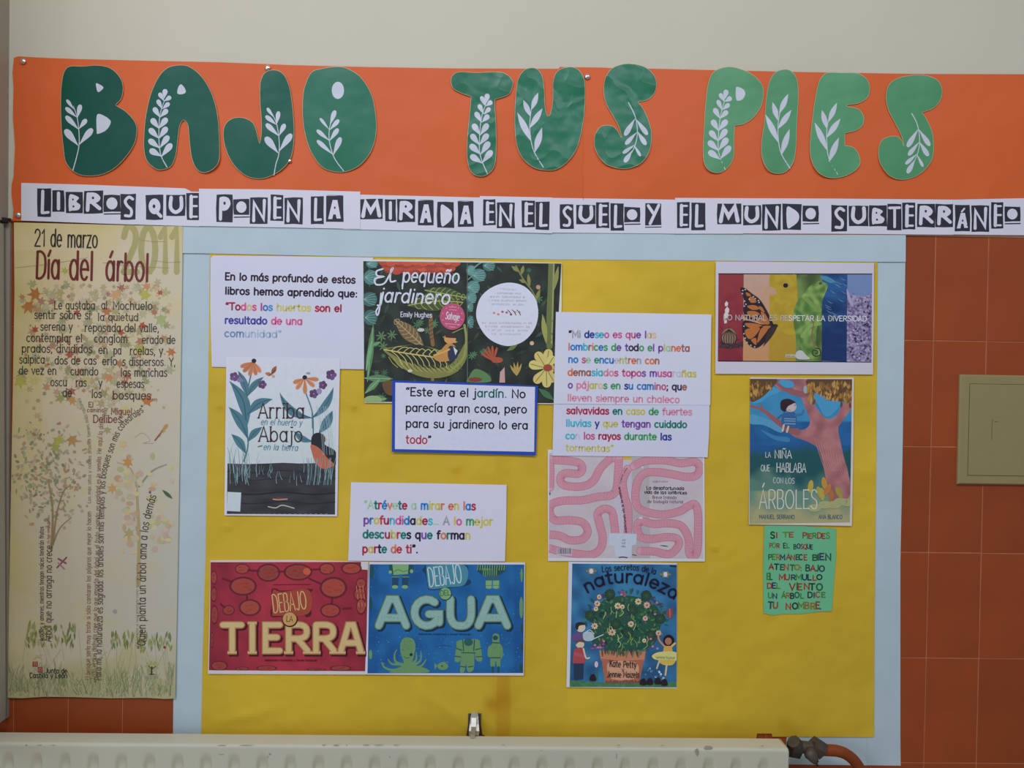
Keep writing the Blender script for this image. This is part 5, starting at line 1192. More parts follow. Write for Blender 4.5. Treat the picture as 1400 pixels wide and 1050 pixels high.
for (x, y, a, b, f) in ((312, 108, 55, 38, '#a8402c'), (530, 140, 85, 65, '#7a3030'), (775, 135, 105, 60, '#7c3230'), (1015, 108, 58, 42, '#b0452c'), (1220, 105, 75, 42, '#b0442e'), (318, 252, 100, 68, '#a03a2e'), (1070, 265, 100, 78, '#ac4232'), (375, 430, 80, 60, '#a84832'), (198, 452, 44, 36, '#92342e'), (1045, 455, 75, 50, '#a83e2e'), (75, 180, 40, 50, '#9a3a2c'), (75, 320, 50, 55, '#86302e'), (80, 490, 36, 70, '#842c34'), (1300, 230, 62, 40, '#a04038'), (1290, 320, 66, 50, '#963838'), (1300, 420, 58, 60, '#a24440'), (120, 915, 90, 45, '#8a3430'), (310, 940, 50, 22, '#8a2c34'), (515, 935, 75, 26, '#9a3230'), (930, 945, 70, 18, '#7e2432'), (1130, 935, 78, 30, '#8a3a36'), (60, 700, 28, 60, '#6e2830')):
    x0, x1, y0, y1 = 50, 1340, 56, 948
    a2, b2 = min(a, (x - x0) / 1.16 + 1 if x < 400 else a, (x1 - x) / 1.16 + 1 if x > 900 else a), min(b, (y - y0) / 1.18 + 1 if y < 300 else b, (y1 + 8 - y) / 1.18 + 1 if y > 800 else b)
    tuber(x, y, a2, b2, f)
for q in ([(830, 120), (880, 130), (870, 150)],): S.oval(850, 130, 32, 30, '#b04a34')
for k in range(9): S.line([(1262 + k * 9, 250 + (k % 3) * 70), (1266 + k * 9, 300 + (k % 3) * 60)], 5, '#c06a50')
for (a, b) in (((150, 190), (220, 215)), ((350, 330), (350, 370)), ((870, 190), (960, 230)), ((1060, 350), (1055, 400)), ((1150, 440), (1220, 435)), ((360, 120), (450, 125)), ((610, 130), (670, 130)), ((880, 115), (960, 110)), ((130, 400), (165, 430))): S.line([a, b], 14, '#5c1826')
S.part('printed_title', 'title_line')
S.poly([(556, 280), (600, 275), (640, 290), (880, 275), (885, 300), (870, 350), (885, 480), (850, 510), (800, 490), (590, 510), (548, 490), (560, 380)], '#501620', smooth=True)
S.poly([(566, 290), (640, 300), (868, 285), (862, 480), (590, 498), (562, 480)], '#8c3a2c', smooth=True)
S.text('DEBAJO', [(572, 474), (852, 440)], 150, .75, '#bf9468')
def slab(t, xs, y0, y1, wd, cols, slabs=True):
    for ch, (a, b) in zip(t, xs):
        S.piece('title_letter')
        for k, (off, add, c) in enumerate(((17, 28, cols[0]), (0, 26, cols[1]), (0, 16, cols[2]), (0, 0, cols[3]))):
            adv, st = glyph(ch); w_ = b - a; h_ = y1 - y0
            if ch == 'A': st = [([Vector((.3, 0)), Vector((3.1, 10)), Vector((4.9, 10)), Vector((7.7, 0))], False), ([Vector((1.7, 3)), Vector((6.3, 3))], False)]
            for (p, cl) in st:
                q = [(a + wd * .62 + (v[0] - .8) / (adv - 1.6) * (w_ - wd * 1.24) + off * .8, y1 - wd * .5 - v[1] / 10 * (h_ - wd) + off * .7) for v in p]
                S.raw(ribbon([S.q(v) for v in q], (wd - 10 + add) / S.tf[2], cl), c)
                if slabs and not cl and ch in 'TIRA':
                    for (e, f) in ((p[0], q[0]), (p[-1], q[-1])):
                        if e[1] < .3 or (ch in 'I' and e[1] > 9): S.raw(ribbon([S.q((f[0] - wd * .75, f[1] + (wd * .3 if e[1] < .3 else -wd * .3))), S.q((f[0] + wd * .75, f[1] + (wd * .3 if e[1] < .3 else -wd * .3)))], (wd * .42 - 10 + add) / S.tf[2], False, False), c)
            if k == 3 and not slabs:
                S.same()
                for _ in range(60):
                    p, cl = st[r.randrange(len(st))]; v, v2 = p[r.randrange(len(p))], p[r.randrange(len(p))]; i_ = r.randrange(len(p) - 1); m_ = p[i_] + (p[i_ + 1] - p[i_]) * r.random()
                    S.oval(a + wd * .62 + (m_[0] - .8) / (adv - 1.6) * (w_ - wd * 1.24) + r.uniform(-.3, .3) * wd, y1 - wd * .5 - m_[1] / 10 * (h_ - wd) + r.uniform(-.3, .3) * wd, 2.6, 2.6, '#4f7c7c', n=5)
                S.free()
slab('TIERRA', [(130, 325), (345, 445), (472, 650), (665, 880), (893, 1100), (1112, 1318)], 548, 815, 52, ['#3a1018', '#7a4230', '#9c6c48', '#b99a6c'])
S.oval(708, 532, 66, 62, '#3a1018'); S.oval(706, 526, 58, 56, '#a8844e'); S.text('LA', [(678, 545), (732, 548)], 46, 1.5, '#5a3c28')
S.text('Aleksandra Mizielinska y Daniel Mizielinski', [(498, 876), (935, 878)], 16, 1.6, '#4a1018'); S.line([(568, 240), (880, 238)], 5, '#5c1424')
S.done()

# ---- AGUA
S = Sheet('book_cover_print', 'blue landscape book cover print with divers, an octopus and the title AGUA', 'cover', [(504.7, 768.6), (610, 768.4), (717.8, 769), (717, 850), (716, 923.6), (600, 923), (499, 922), (502, 850)], 5.7, '#b8b9c6', lifts=(.2, .5, .5, .3))
S.T(495, 760, 6.087).window([(62, 70), (1350, 72), (1341, 975), (45, 978)]).part('printed_picture')
S.poly([(62, 70), (1350, 72), (1341, 975), (45, 978), (55, 500)], lambda x, y: mixc('#1f5a92', '#17487e', .5 + .9 * nz(x, y, .05, 2) + (.35 if abs(x - 610) > 90 else -.2)), step=5)
r = random.Random(14)
S.same()
for k in range(240): S.oval(r.uniform(70, 1330), r.choice([r.uniform(90, 960), r.uniform(650, 960)]), 3.5, 3.5, r.choice(['#2f6f9c', '#3a7aa0', '#14427a', '#5a98a8']), n=5)
S.free(); S.mute = (.85, .93)
G1, G2, GD = '#6fa068', '#5a8a5c', '#1d4a50'
# upper left figure (cut by the edge)
S.poly([(225, 72), (430, 72), (422, 130), (400, 150), (250, 150), (228, 130)], GD); S.poly([(252, 72), (388, 72), (382, 150), (262, 158)], G1)
for x in (248, 330): S.poly([(x, 165), (x + 60, 165), (x + 52, 260), (x + 4, 262)], '#1d4468'); S.oval(x + 26, 258, 26, 15, G1); S.line([(x, 175), (x + 60, 175)], 5, G1)
S.oval(235, 135, 14, 14, G1); S.oval(412, 128, 14, 16, G1); S.line([(265, 130), (300, 115), (340, 130), (380, 120)], 4, GD)
# upper right figure
S.poly([(955, 80), (1195, 76), (1190, 130), (1140, 160), (1000, 160), (960, 130)], GD)
for k in range(12): S.line([(965 + k * 20, 78), (960 + k * 20, 118)], 6, G1)
for k in range(7): S.line([(1012 + k * 18, 105), (1010 + k * 18, 160)], 8, G2)
S.poly([(1030, 160), (1140, 160), (1135, 200), (1035, 200)], '#2b5c68')
for x in (1055, 1115): S.poly([(x - 26, 205), (x + 26, 205), (x + 24, 262), (x - 26, 262)], G1); S.oval(x, 262, 26, 12, G1); S.line([(x - 24, 246), (x + 22, 246)], 3, GD)
# octopus
S.poly([(318, 740), (340, 690), (385, 678), (430, 700), (445, 760), (430, 840), (425, 900), (540, 940), (535, 972), (230, 972), (330, 930), (345, 880), (322, 810)], G2, smooth=True)
for p in ([(340, 930), (260, 950), (190, 930), (165, 890), (185, 900)], [(340, 910), (280, 880), (270, 820), (290, 780)], [(330, 900), (250, 900), (215, 860)], [(420, 900), (450, 860), (450, 800)], [(430, 910), (485, 870), (490, 790)], [(450, 930), (500, 910), (535, 860)]): S.line(p, [24, 16, 6], G2)
S.oval(408, 822, 13, 13, '#14303c'); S.line([(345, 835), (370, 850), (395, 848)], 4, GD)
for k in range(20): S.oval(r.uniform(335, 430), r.uniform(700, 800), 3, 3, GD, n=5)
# fish
S.oval(672, 918, 46, 32, G2); S.poly([(628, 915), (602, 890), (605, 950)], G2); S.oval(665, 917, 7, 6, '#14303c'); S.poly([(650, 888), (690, 880), (700, 892)], G2)
# astronaut-like diver
S.poly([(800, 705), (960, 695), (985, 750), (1000, 860), (975, 880), (945, 860), (935, 800), (930, 940), (880, 965), (865, 900), (850, 965), (815, 960), (830, 800), (820, 870), (790, 885), (770, 860), (785, 760)], G2, smooth=True)
S.oval(885, 718, 38, 32, '#1d5a5c')
for q in ([(785, 770), (830, 785)], [(775, 835), (820, 842)], [(945, 780), (992, 770)], [(950, 840), (998, 838)], [(830, 805), (940, 808)], [(820, 920), (858, 925)], [(885, 925), (925, 918)], [(838, 700), (845, 790)], [(935, 700), (930, 790)]): S.line(q, 8, GD)
# slim diver
S.poly([(1085, 690), (1090, 655), (1115, 645), (1140, 660), (1145, 720), (1168, 760), (1172, 830), (1155, 860), (1150, 800), (1150, 920), (1125, 925), (1115, 870), (1100, 925), (1070, 915), (1065, 850), (1045, 830), (1050, 760), (1080, 735)], G2, smooth=True)
S.oval(1110, 682, 22, 20, '#1d4a50'); S.line([(1080, 722), (1142, 725)], 9, GD); S.line([(1068, 848), (1150, 848)], 9, GD)
for x in (1088, 1135): S.line([(x, 925), (x, 968)], 16, GD)
for (x, y, a, b) in ((80, 130, 20, 60), (72, 400, 14, 60), (70, 820, 18, 40), (1328, 160, 12, 60), (1325, 430, 20, 90), (1330, 760, 12, 40), (1322, 930, 18, 42), (1330, 600, 10, 40)): S.oval(x, y, a * .8, b, r.choice([G2, GD, '#3a6a50']))
S.part('printed_title', 'title_line')
S.poly([(500, 120), (520, 90), (555, 76), (862, 76), (865, 160), (880, 200), (898, 195), (890, 240), (700, 272), (570, 285), (545, 250), (530, 160)], '#143a6a', smooth=True)
S.poly([(535, 90), (560, 78), (855, 78), (858, 235), (700, 262), (575, 276), (548, 240)], '#3a7f9c', smooth=True)
S.text('DEBAJO', [(560, 256), (835, 222)], 155, .8, '#a5c4cc')
slab('AGUA', [(115, 390), (405, 672), (697, 945), (945, 1230)], 330, 612, 62, ['#122c4c', '#2f5a5c', '#66876c', '#7aa8a6'], slabs=False)
S.oval(694, 318, 54, 54, '#143050'); S.oval(692, 314, 49, 50, G1); S.text('DEL', [(652, 332), (735, 326)], 42, 1.4, '#2f5a48')
S.text('Aleksandra Mizielinska y Daniel Mizielinski', [(470, 658), (905, 660)], 15, 1.6, '#122c58'); S.line([(610, 758), (680, 745), (745, 752)], 4, '#1c4a7c')
S.done()

# ---- Secretos de la naturaleza
S = Sheet('book_cover_print', 'bright blue book cover print with flowers bursting from a terracotta pot', 'cover', [(777.3, 768), (850, 768.8), (925.5, 770), (925.4, 860), (925.2, 941), (850, 940.5), (774.4, 939.5), (776, 860)], 4.9, '#b9bbcc', lifts=(.3, .3, .5, .5))
S.mute = (.85, 1); S.T(765, 760, 5.5263).window([(96, 58), (886, 66), (884, 994), (76, 990)]).part('printed_picture')
def secr(x, y):
    v = (y - 770) / 170; n_ = nz(x, y, .06, 5)
    return mixc('#2a6ea0', '#1c4a78', abs(x - 852) / 90 * .5 + v * .5 + n_)
S.poly([(96, 58), (886, 66), (884, 994), (76, 990), (88, 500)], secr, step=4)
S.poly([(78, 940), (300, 955), (640, 960), (884, 950), (884, 995), (76, 992)], lambda x, y: mixc('#3f7a50', '#2c5c44', .5 + nz(x, y, .2)), step=4)
r = random.Random(77)
# pot
S.poly([(318, 780), (640, 785), (600, 962), (342, 958)], lambda x, y: mixc('#a3624c', '#8c4c3c', abs(x - 850) / 40)); S.poly([(300, 715), (650, 722), (640, 795), (312, 788)], '#ab6a50')
S.line([(314, 780), (470, 796), (640, 788)], 5, '#7c4434')
S.poly([(385, 800), (560, 800), (600, 860), (560, 930), (400, 930), (360, 860)], '#b3836c', smooth=True)
# foliage
S.poly([(300, 690), (240, 640), (250, 500), (280, 380), (380, 320), (520, 300), (680, 340), (760, 430), (750, 600), (690, 680), (600, 715), (420, 720)], '#1f4a3c', smooth=True)
for k in range(330):
    a = r.uniform(0, 6.28); q = math.sqrt(r.random()); x, y = 505 + 265 * q * math.cos(a), 520 + 225 * q * math.sin(a); b = r.uniform(0, 6.28); l = r.uniform(18, 42)
    S.leaf((x, y), (x + l * math.cos(b), y + l * math.sin(b)), l * .4, r.choice(['#1f5a3c', '#2f6a44', '#17483c', '#1f5a50', '#3f6a34', '#2a4a3a', '#3a3f58', '#16342f', '#56733a']), sharp=True)
for k in range(60):
    a = r.uniform(-3.3, .15); x, y = 500 + 290 * math.cos(a), 500 + 215 * math.sin(a); l = r.uniform(25, 50)
    S.leaf((x, y), (x + l * math.cos(a + r.uniform(-.7, .7)), y + l * math.sin(a + r.uniform(-.7, .7))), l * .4, r.choice(['#1f5a3c', '#1f4a50', '#2f6a64', '#38385a']), sharp=True)
for (x, y) in ((380, 290), (655, 300), (232, 450), (550, 410), (760, 475), (425, 515), (520, 580), (690, 600)):
    S.oval(x, y, 40, 40, '#1c3a30', n=14)
    for k in range(10): S.line([(x, y), (x + 36 * math.cos(k * .63), y + 36 * math.sin(k * .63))], 4, '#2f4f38')
for k in range(22):
    x, y = 500 + r.uniform(-190, 190), 520 + r.uniform(-170, 170); S.line([(x, y), (x + r.uniform(-20, 20), y + 25), (x + r.uniform(-30, 30), y + 50)], 5, r.choice(['#7a9a50', '#5f8f58', '#8fa868']))
for (x, y, a) in ((285, 360, 24), (440, 378, 26), (595, 345, 26), (660, 372, 26), (265, 530, 26), (398, 577, 28), (540, 515, 24), (648, 472, 20), (748, 583, 22), (640, 640, 16), (300, 310, 18), (475, 385, 18), (275, 400, 18)):
    for k in range(8): S.leaf((x, y), (x + a * math.cos(k * .785), y + a * math.sin(k * .785)), 13, r.choice(['#b8a48c', '#b9917c', '#c0ac78', '#b58c90']))
    S.oval(x, y, a * .36, a * .3, '#8a4a30', n=8)
for k in range(34):
    x, y = r.choice([(r.uniform(220, 320), r.uniform(670, 710)), (r.uniform(660, 740), r.uniform(620, 710)), (r.uniform(440, 500), r.uniform(260, 310)), (r.uniform(690, 770), r.uniform(350, 440)), (r.uniform(300, 350), r.uniform(640, 700))]); S.oval(x, y, 10, 9, r.choice(['#8a4a6c', '#6a4a80', '#a8688c', '#4a3a66']), n=7)
for k in range(16): x = 320 + k * 20; S.leaf((x, 705), (x + r.uniform(-14, 14), 745 + r.uniform(0, 30)), 12, r.choice(['#3f4a34', '#5a6440', '#4a3440']), sharp=True)
# small people with a watering can, a girl in a yellow ring
S.oval(160, 540, 36, 36, '#c0a898'); S.poly([(122, 545), (125, 510), (165, 500), (195, 520), (150, 528), (138, 560)], '#2c1f24', smooth=True)
S.poly([(95, 640), (110, 590), (170, 580), (190, 610), (170, 640)], '#5a3f78', smooth=True)
S.poly([(175, 600), (190, 575), (240, 575), (262, 610), (245, 640), (190, 640)], '#8fa2b2', smooth=True); S.line([(240, 635), (300, 608), (330, 595)], 7, '#9fb4c4'); S.line([(195, 580), (230, 560), (262, 590)], 6, '#9fb4c4')
S.oval(155, 668, 32, 30, '#c0a898'); S.poly([(122, 670), (135, 640), (180, 635), (190, 655), (150, 650)], '#5a3f30', smooth=True)
S.poly([(105, 740), (120, 700), (180, 695), (195, 740), (185, 815), (105, 815)], '#963a44', smooth=True); S.line([(120, 740), (190, 760)], 26, '#a04450'); S.line([(180, 700), (200, 770), (225, 770)], 12, '#c0a898')
S.poly([(108, 812), (182, 812), (178, 932), (110, 935)], '#1d3050')
S.oval(825, 640, 42, 44, '#1c1620'); S.oval(822, 645, 26, 28, '#93604c')
S.line([(800, 690), (755, 640), (745, 600)], 14, '#a8765c'); S.line([(840, 690), (872, 660)], 16, '#c0a05a')
S.poly([(790, 680), (848, 680), (856, 730), (780, 730)], '#c08a3c'); S.poly([(700, 752), (760, 725), (880, 728), (884, 790), (800, 792), (720, 782)], '#b5b068', smooth=True)
S.poly([(750, 785), (870, 788), (850, 825), (780, 822)], '#c09a3c', smooth=True); S.line([(810, 820), (800, 900)], 14, '#a8a07c'); S.line([(755, 790), (735, 850)], 12, '#a8a07c')
S.text('Gemma Ruizsan', [(728, 775), (872, 780)], 20, 1.5, '#5f6a3c')
S.poly([(805, 430), (835, 395), (860, 420), (850, 470), (815, 460)], '#7a3a44', smooth=True); S.line([(832, 400), (836, 465)], 6, '#c06a50')
for (x, y) in ((240, 115), (800, 140)):
    for k in range(6): S.leaf((x, y), (x + 42 * math.cos(k * 1.05), y + 26 * math.sin(k * 1.05)), 20, '#6a6a50')
    S.oval(x, y, 15, 20, '#a8c4cc')
for k in range(14): S.oval(r.uniform(640, 790), r.uniform(850, 940), 9, 9, r.choice(['#5f8ab0', '#a3b8cc', '#3f6a90']), n=7)
for (x, y) in ((630, 952), (680, 950), (740, 945), (790, 955), (250, 920)): S.poly([(x - 22, y + 20), (x - 14, y - 18), (x + 14, y - 24), (x + 26, y + 22)], '#241a20', smooth=True)
S.oval(278, 820, 14, 24, '#b0a0b8'); S.line([(280, 845), (285, 940)], 4, '#2f6a44')
for k in range(24): S.line([(350 + k * 11, 960), (352 + k * 11, 935 + r.uniform(0, 12))], 4, '#4a2c28')
S.part('printed_title', 'title_line'); NV = '#161430'
S.text('Los secretos de la', [(322, 122), (480, 108), (600, 112), (725, 140)], 44, 1.35, NV)
S.text('naturaleza', [(208, 280), (330, 220), (470, 200), (600, 210), (720, 248), (872, 330)], 92, 1.6, NV)
S.text('Kate Petty', [(378, 838), (580, 845)], 48, 1.3, '#2a1a1c', jitter=.3); S.text('y', [(470, 870), (488, 870)], 24, 1.3, '#2a1a1c'); S.text('Jennie Maizels', [(358, 916), (602, 920)], 44, 1.3, '#2a1a1c', jitter=.3)
S.poly([(832, 70), (884, 74), (882, 84), (835, 80)], '#14203c')
S.done()

# ---- tree day poster
def pcol(x, y):
    n_ = nz(x, y, .02, 4) + .5 * nz(x, y, .07, 8)
    e = max(0, 1 - (x - 12) / 60) * .5 + max(0, (360 - y) / 60) * .7 + (.35 if 600 > y > 340 and x < 60 else 0)
    f = max(0, min(1, (x - 20) / 200)) * .55 + max(0, min(1, (y - 420) / 350)) * .45
    c = mixc(mixc('#b8a98d', '#a09f97', f), '#aa9f6c', e + n_ * .5)
    if y > 860: c = mixc(c, '#8f8f68', (y - 880) / 90 + n_ * .5)
    return c
S = Sheet('tree_day_poster', 'tall beige tree day poster with autumn leaves and trees made of text', 'poster', [(19, 304), (120, 306.5), (250, 309.5), (248.5, 420), (246, 600), (243, 780), (239.5, 955), (225, 955.5), (200, 954), (150, 954.5), (100, 953), (60, 952.5), (30, 954.5), (10.5, 954), (13, 780), (17, 560), (19.8, 400)], 3.2, pcol, lifts=(.2, .6, 1.2, 1.2), wave=.7, step=4)
r = random.Random(99)
S.fine = True; S.mute = (.8, .97)
S.T(0, 290, 3.8889).part('printed_year')
S.text('2011', [(650, 318), (955, 318)], 238, 1.7, '#968f55')
S.T(0, 0, 1)
S.part('printed_picture')
MPL = ((90, 1), (112, .5), (138, .95), (160, .42), (192, .72), (222, .3), (266, .34), (268, .7), (272, .7), (274, .34), (318, .3), (348, .72), (20, .42), (42, .95), (68, .5))
def maple(x, y, s_, c, rot=0):
    f = r.uniform(.75, 1.1)
    S.poly([(x + s_ * 1.15 * q * f * math.cos(math.radians(a)) * math.cos(rot) - s_ * 1.15 * q * math.sin(math.radians(a)) * math.sin(rot), y + s_ * 1.15 * q * f * math.cos(math.radians(a)) * math.sin(rot) + s_ * 1.15 * q * math.sin(math.radians(a)) * math.cos(rot)) for a, q in MPL], c)
lc_ = ['#a0622f', '#8c7c48', '#7f7c48', '#747748', '#9c7044', '#995430', '#8c844c', '#a08258', '#968a5a', '#6c7448', '#8f4a34', '#85784a']
bg = '#b3ad9b'
S.same()
S.free()
for k in range(430):
    u = r.random()
    if u < .62: x, y = r.gauss(130, 62), r.gauss(478, 62)
    elif u < .8: x, y = r.uniform(24, 238), r.uniform(395, 590)
    else: x, y = r.uniform(28, 238), r.uniform(380, 430)
    if not (26 < x < 236 and 385 < y < 600): continue
    if y > 560 and 60 < x < 140: continue
    maple(x, y, r.choice([r.uniform(2, 5), r.uniform(4, 9)]), mixc(r.choice(lc_), bg, r.uniform(.15, .65)), r.uniform(0, 6.28))
for (x, y, s_, c) in ((50, 402, 12, '#a3602e'), (38, 417, 12, '#a8652f'), (45, 390, 8, '#8f9058'), (83, 399, 10, '#9a9058'), (158, 401, 11, '#b48a5a'), (199, 405, 12, '#a09a3c'), (202, 392, 8, '#b07a50'), (226, 401, 9, '#9a9a68'), (220, 400, 6, '#a34a2c'), (90, 371, 7, '#98973c'), (104, 428, 7, '#9c4a34'), (147, 424, 9, '#a8643c'), (48, 452, 7, '#a04430'), (194, 444, 8, '#a8482c'), (164, 455, 7, '#a04a34'), (235, 480, 8, '#a8602c'), (220, 435, 13, '#8f9a60'), (190, 478, 11, '#98943c'), (96, 486, 8, '#a0503a'), (26, 520, 12, '#a39a3c'), (200, 549, 12, '#b0622c'), (170, 558, 9, '#b5a66a'), (98, 546, 9, '#b0803c'), (84, 545, 10, '#8f8f50'), (48, 520, 9, '#b0a060'), (120, 520, 10, '#a8a068'), (150, 515, 9, '#b57a4a')):
    maple(x, y, s_, c, r.uniform(0, 6.28))
# left tree foliage
for k in range(330):
    x, y = r.gauss(66, 28), r.gauss(648, 34)
    if not (16 < x < 122 and 575 < y < 735): continue
    S.oval(x, y, r.uniform(1.5, 4.5), r.uniform(1, 2.5), mixc(r.choice(['#7f7c50', '#94704c', '#68704c', '#a08460', '#727c58', '#8c6848']), bg, r.uniform(.1, .6)), rot=r.uniform(0, 180), n=7)
for (x, y, s_, c) in ((82, 601, 11, '#9a9a3c'), (98, 600, 11, '#a37a44'), (76, 610, 9, '#8f9440'), (40, 600, 7, '#a8a078')): maple(x, y, s_, c, r.uniform(0, 6))
S.line([(70, 752), (72, 700), (66, 655)], [4, 2.5, 1.5], '#8a7350'); S.line([(72, 745), (78, 700), (88, 670), (98, 665)], [2.5, 1.8, 1], '#857050'); S.line([(72, 745), (82, 722), (97, 708)], [2, 1], '#857050')
# right tree
S.line([(189, 950 - 150), (190, 735), (188, 690), (186, 660)], [5, 4, 3], '#9c8a5c'); S.line([(190, 665), (208, 644), (228, 635)], [3, 2, 1.2], '#8a7c60'); S.line([(186, 662), (178, 640), (160, 632)], [3, 2, 1], '#a08a70'); S.line([(188, 730), (182, 705), (174, 697)], [2.5, 1], '#9a8a70')
for k in range(95):
    x, y = r.choice([(r.gauss(200, 24), r.gauss(650, 26)), (r.gauss(222, 10), r.gauss(722, 14)), (r.gauss(172, 10), r.gauss(662, 10)), (r.gauss(175, 8), r.gauss(715, 18))])
    if 145 < x < 238 and 598 < y < 755: S.oval(x, y, r.uniform(2.5, 5.5), r.uniform(2.5, 5), mixc(r.choice(['#b59a5c', '#b0a86a', '#a8805a', '#a88a7c', '#8f9a5c']), bg, r.uniform(.15, .6)), n=9)
maple(176, 631, 9, '#b5793c', 1); maple(170, 608, 7, '#b5a06a', 2); maple(178, 728, 10, '#9a9060', 1); maple(155, 667, 9, '#b58a4c', 1)
S.line([(212, 602), (226, 584)], 2, '#8a4a34'); S.leaf((220, 592), (229, 580), 5, '#b07a3c'); S.leaf((222, 670), (236, 682), 5, '#3f5a40', sharp=True)
S.line([(184, 598), (195, 592), (205, 602), (196, 606), (210, 606)], .8, '#9a8a84')
S.line([(78, 776), (91, 762)], 1.8, '#7a3050'); S.line([(80, 764), (90, 770)], 2.6, '#8a4a68'); S.line([(80, 770), (88, 778)], 2, '#9a6a80')
S.line([(118, 577), (114, 560), (106, 545)], 3, '#a8a488')
for (cx, cy, rx, ry, n_) in ((70, 868, 34, 14, 70), (165, 875, 16, 9, 26), (212, 878, 22, 10, 36)):
    for k in range(n_):
        x, y = cx + r.uniform(-1, 1) * rx, cy + r.uniform(-1, 1) * ry; S.leaf((x, y + 5), (x + r.uniform(-3, 4), y - r.uniform(2, 9)), 2.4, r.choice(['#6f7f3c', '#7f8a44', '#5f6f38', '#8a8f58']), sharp=True)
for k in range(420):
    x = r.uniform(12, 236); y = r.uniform(932, 953); h = r.uniform(10, 34) * (1 if math.sin(x * .11) > -.3 else .6)
    x2 = min(238, max(11, x + r.uniform(-9, 9)))
    S.line([(x, y), ((x + x2) / 2 + r.uniform(-2, 2), y - h * .6), (x2, y - h)], [1.3, .9, .35], mixc(r.choice(['#6f7a48', '#808850', '#5f6a40', '#94946a']), bg, r.uniform(0, .5)), n=2)
for k in range(36): x = r.uniform(15, 236); S.line([(x, r.uniform(880, 940)), (x + r.uniform(-14, 22), r.uniform(860, 900))], .5, '#a39a78')
S.oval(225, 885, 2, 2, '#8c3030', n=7); S.oval(157, 836, 3, 3, '#8c8a90', n=7)
for (ax, ay, bx, by) in ((190, 327, 225, 330), (140, 359, 232, 366), (20, 366, 120, 352), (210, 356, 247, 358)): S.line([(ax, ay), ((ax + bx) / 2, (ay + by) / 2 + 1.5), (bx, by)], .45, '#8f8a72')
# emblem and small tree logo
S.part('printed_emblem')
rd = '#8f3a30'
S.poly([(44.5, 904.5), (51.5, 904.5), (51.5, 911.5), (44.5, 911.5)], rd); S.poly([(51.5, 912), (58, 912), (58, 919.5), (51.5, 919.5)], rd)
S.line([(47, 910), (47, 906), (49.5, 906), (49.5, 910)], .7, '#b98a70'); S.line([(53.5, 918), (53.5, 914), (56, 914), (56, 918)], .7, '#b98a70')
S.line([(46, 917), (48, 913), (50, 917)], .8, '#a0849a'); S.line([(53, 910), (55, 906), (57, 910)], .8, '#a0849a'); S.line([(46, 901), (52, 898.5), (57, 901)], 1.2, '#a8955c')
for k in range(18): S.oval(207.5 + 8 * math.cos(k * .35) * (1 if k % 2 else .6), 911 + 6.5 * math.sin(k * .35) * (1 if k % 2 else .6), 1.6, 1.2, '#8f9a4a', n=6)
S.line([(207, 922), (207.5, 912)], 2.2, '#3a3c28'); S.line([(204, 922), (211, 922)], 1.2, '#3a3c28'); S.line([(207, 915), (203, 910)], 1, '#3a3c28'); S.line([(207, 915), (213, 911)], 1, '#3a3c28')
S.line([(198, 925), (216, 925.3)], .9, '#8a8064'); S.line([(198, 927), (216, 927.3)], .7, '#8a8064')
S.T(0, 290, 3.8889).part('printed_text', 'text_line')
IK, RDK = '#2b271e', '#6b2420'
S.T(0, 290, 3.8889)
S.text('21', [(182, 180), (240, 181)], 88, .95, IK); S.text('de', [(268, 182), (328, 184)], 92, 1.05, IK); S.text('marzo', [(358, 186), (518, 189)], 92, 1.05, IK)
S.text('Día', [(190, 350), (318, 354)], 140, 1.15, RDK); S.text('del', [(368, 358), (495, 361)], 150, 1.1, RDK); S.text('árbol', [(560, 362), (790, 368)], 145, 1.1, RDK)
PT = '#35322e'
def pl(t, x0, x1, y, h=42, c=PT): S.text(t, [(x0, y), (x1, y + (x1 - x0) * .006)], h, 1.15, c, serif=True)
pl('Le gustaba', 288, 505, 515); pl('al', 538, 570, 515); pl('Mochuelo', 600, 810, 517)
pl('sentir sobre si', 182, 480, 566); pl('la quietud', 520, 735, 576, 38)
pl('serena y', 214, 385, 628); pl('reposada del valle,', 450, 845, 634)
pl('contemplar el', 140, 437, 688); pl('conglom', 500, 677, 692); pl('erado de', 755, 932, 698)
pl('prados, divididos', 115, 490, 745); pl('en', 523, 572, 752); pl('pa', 603, 645, 755); pl('rcelas, y', 690, 866, 757)
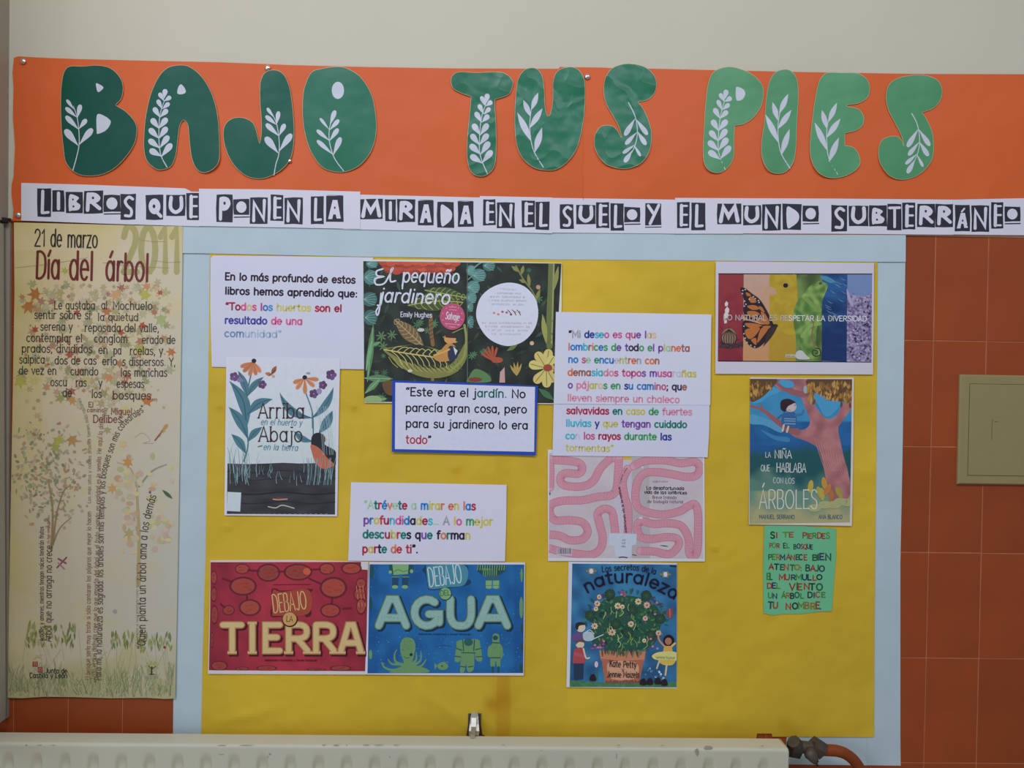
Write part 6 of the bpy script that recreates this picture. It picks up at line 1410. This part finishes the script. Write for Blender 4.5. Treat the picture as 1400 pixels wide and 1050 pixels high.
pl('salpica', 102, 238, 803); pl('dos de cas', 290, 512, 808); pl('erío', 543, 622, 812); pl('s dispersos. Y,', 650, 932, 815)
pl('de vez en', 100, 300, 862); pl('cuando', 375, 522, 866); pl('las manchas', 642, 888, 872)
pl('oscu', 268, 356, 924); pl('ras', 402, 460, 926); pl('y', 524, 543, 928); pl('espesas', 620, 766, 932)
pl('de', 333, 382, 980); pl('los', 487, 540, 986); pl('bosques…', 598, 835, 994)
pl('El', 470, 497, 1036, 26, RDK); pl('camino,', 462, 560, 1062, 20, RDK); pl('Miguel', 590, 702, 1076, 34, '#7c3630'); pl('Delibes', 495, 647, 1118, 38, RDK)
S.T(0, 540, 3.8889)
BR = '#7c5644'; DB = '#4a3a34'
S.text('Arboles y amores, mientras tengan raíces tendrán frutos', [(232, 1308), (232, 700)], 24, 1.1, DB)
S.text('Árbol que no arraiga no crece', [(272, 1312), (276, 800)], 36, 1.1, DB)
S.text('No hay amiga falsa', [(263, 790), (263, 650)], 14, 1.2, '#9a5a60')
S.text('El bosque sería muy triste si sólo cantaran los pájaros que mejor lo hacen', [(478, 1515), (484, 620)], 24, 1.1, BR)
S.text('Los más altos y nobles árboles tienen más razones', [(482, 575), (484, 300), (470, 140), (425, 15)], 18, 1.0, '#77685c')
S.text('Todo el que disfruta cree que lo que importa del árbol es el fruto, cuando en realidad es la semilla. He aquí la diferencia', [(508, 1515), (524, 900), (532, 500), (545, 200), (572, 70)], 24, 1.05, BR)
S.text('“Para mí, la naturaleza es sagrada: los árboles son mis templos y los bosques son mis catedrales”', [(536, 1530), (546, 1100), (550, 760), (562, 440), (600, 300), (660, 170), (775, 80)], 34, 1.1, DB)
S.text('Da siempre al hoja prestada como si estés nueva', [(735, 1335), (735, 900)], 14, 1.0, '#8c7868')
S.text('“Quien planta un árbol ama a los demás”', [(772, 1350), (776, 900), (790, 700), (835, 520)], 42, 1.05, '#4a2c2c')
S.T(0, 780, 3.8889)
S.text('Junta de', [(240, 545), (357, 547)], 26, 1.6, '#26282e'); S.text('Castilla y León', [(157, 570), (358, 572)], 26, 1.6, '#26282e')
S.done()
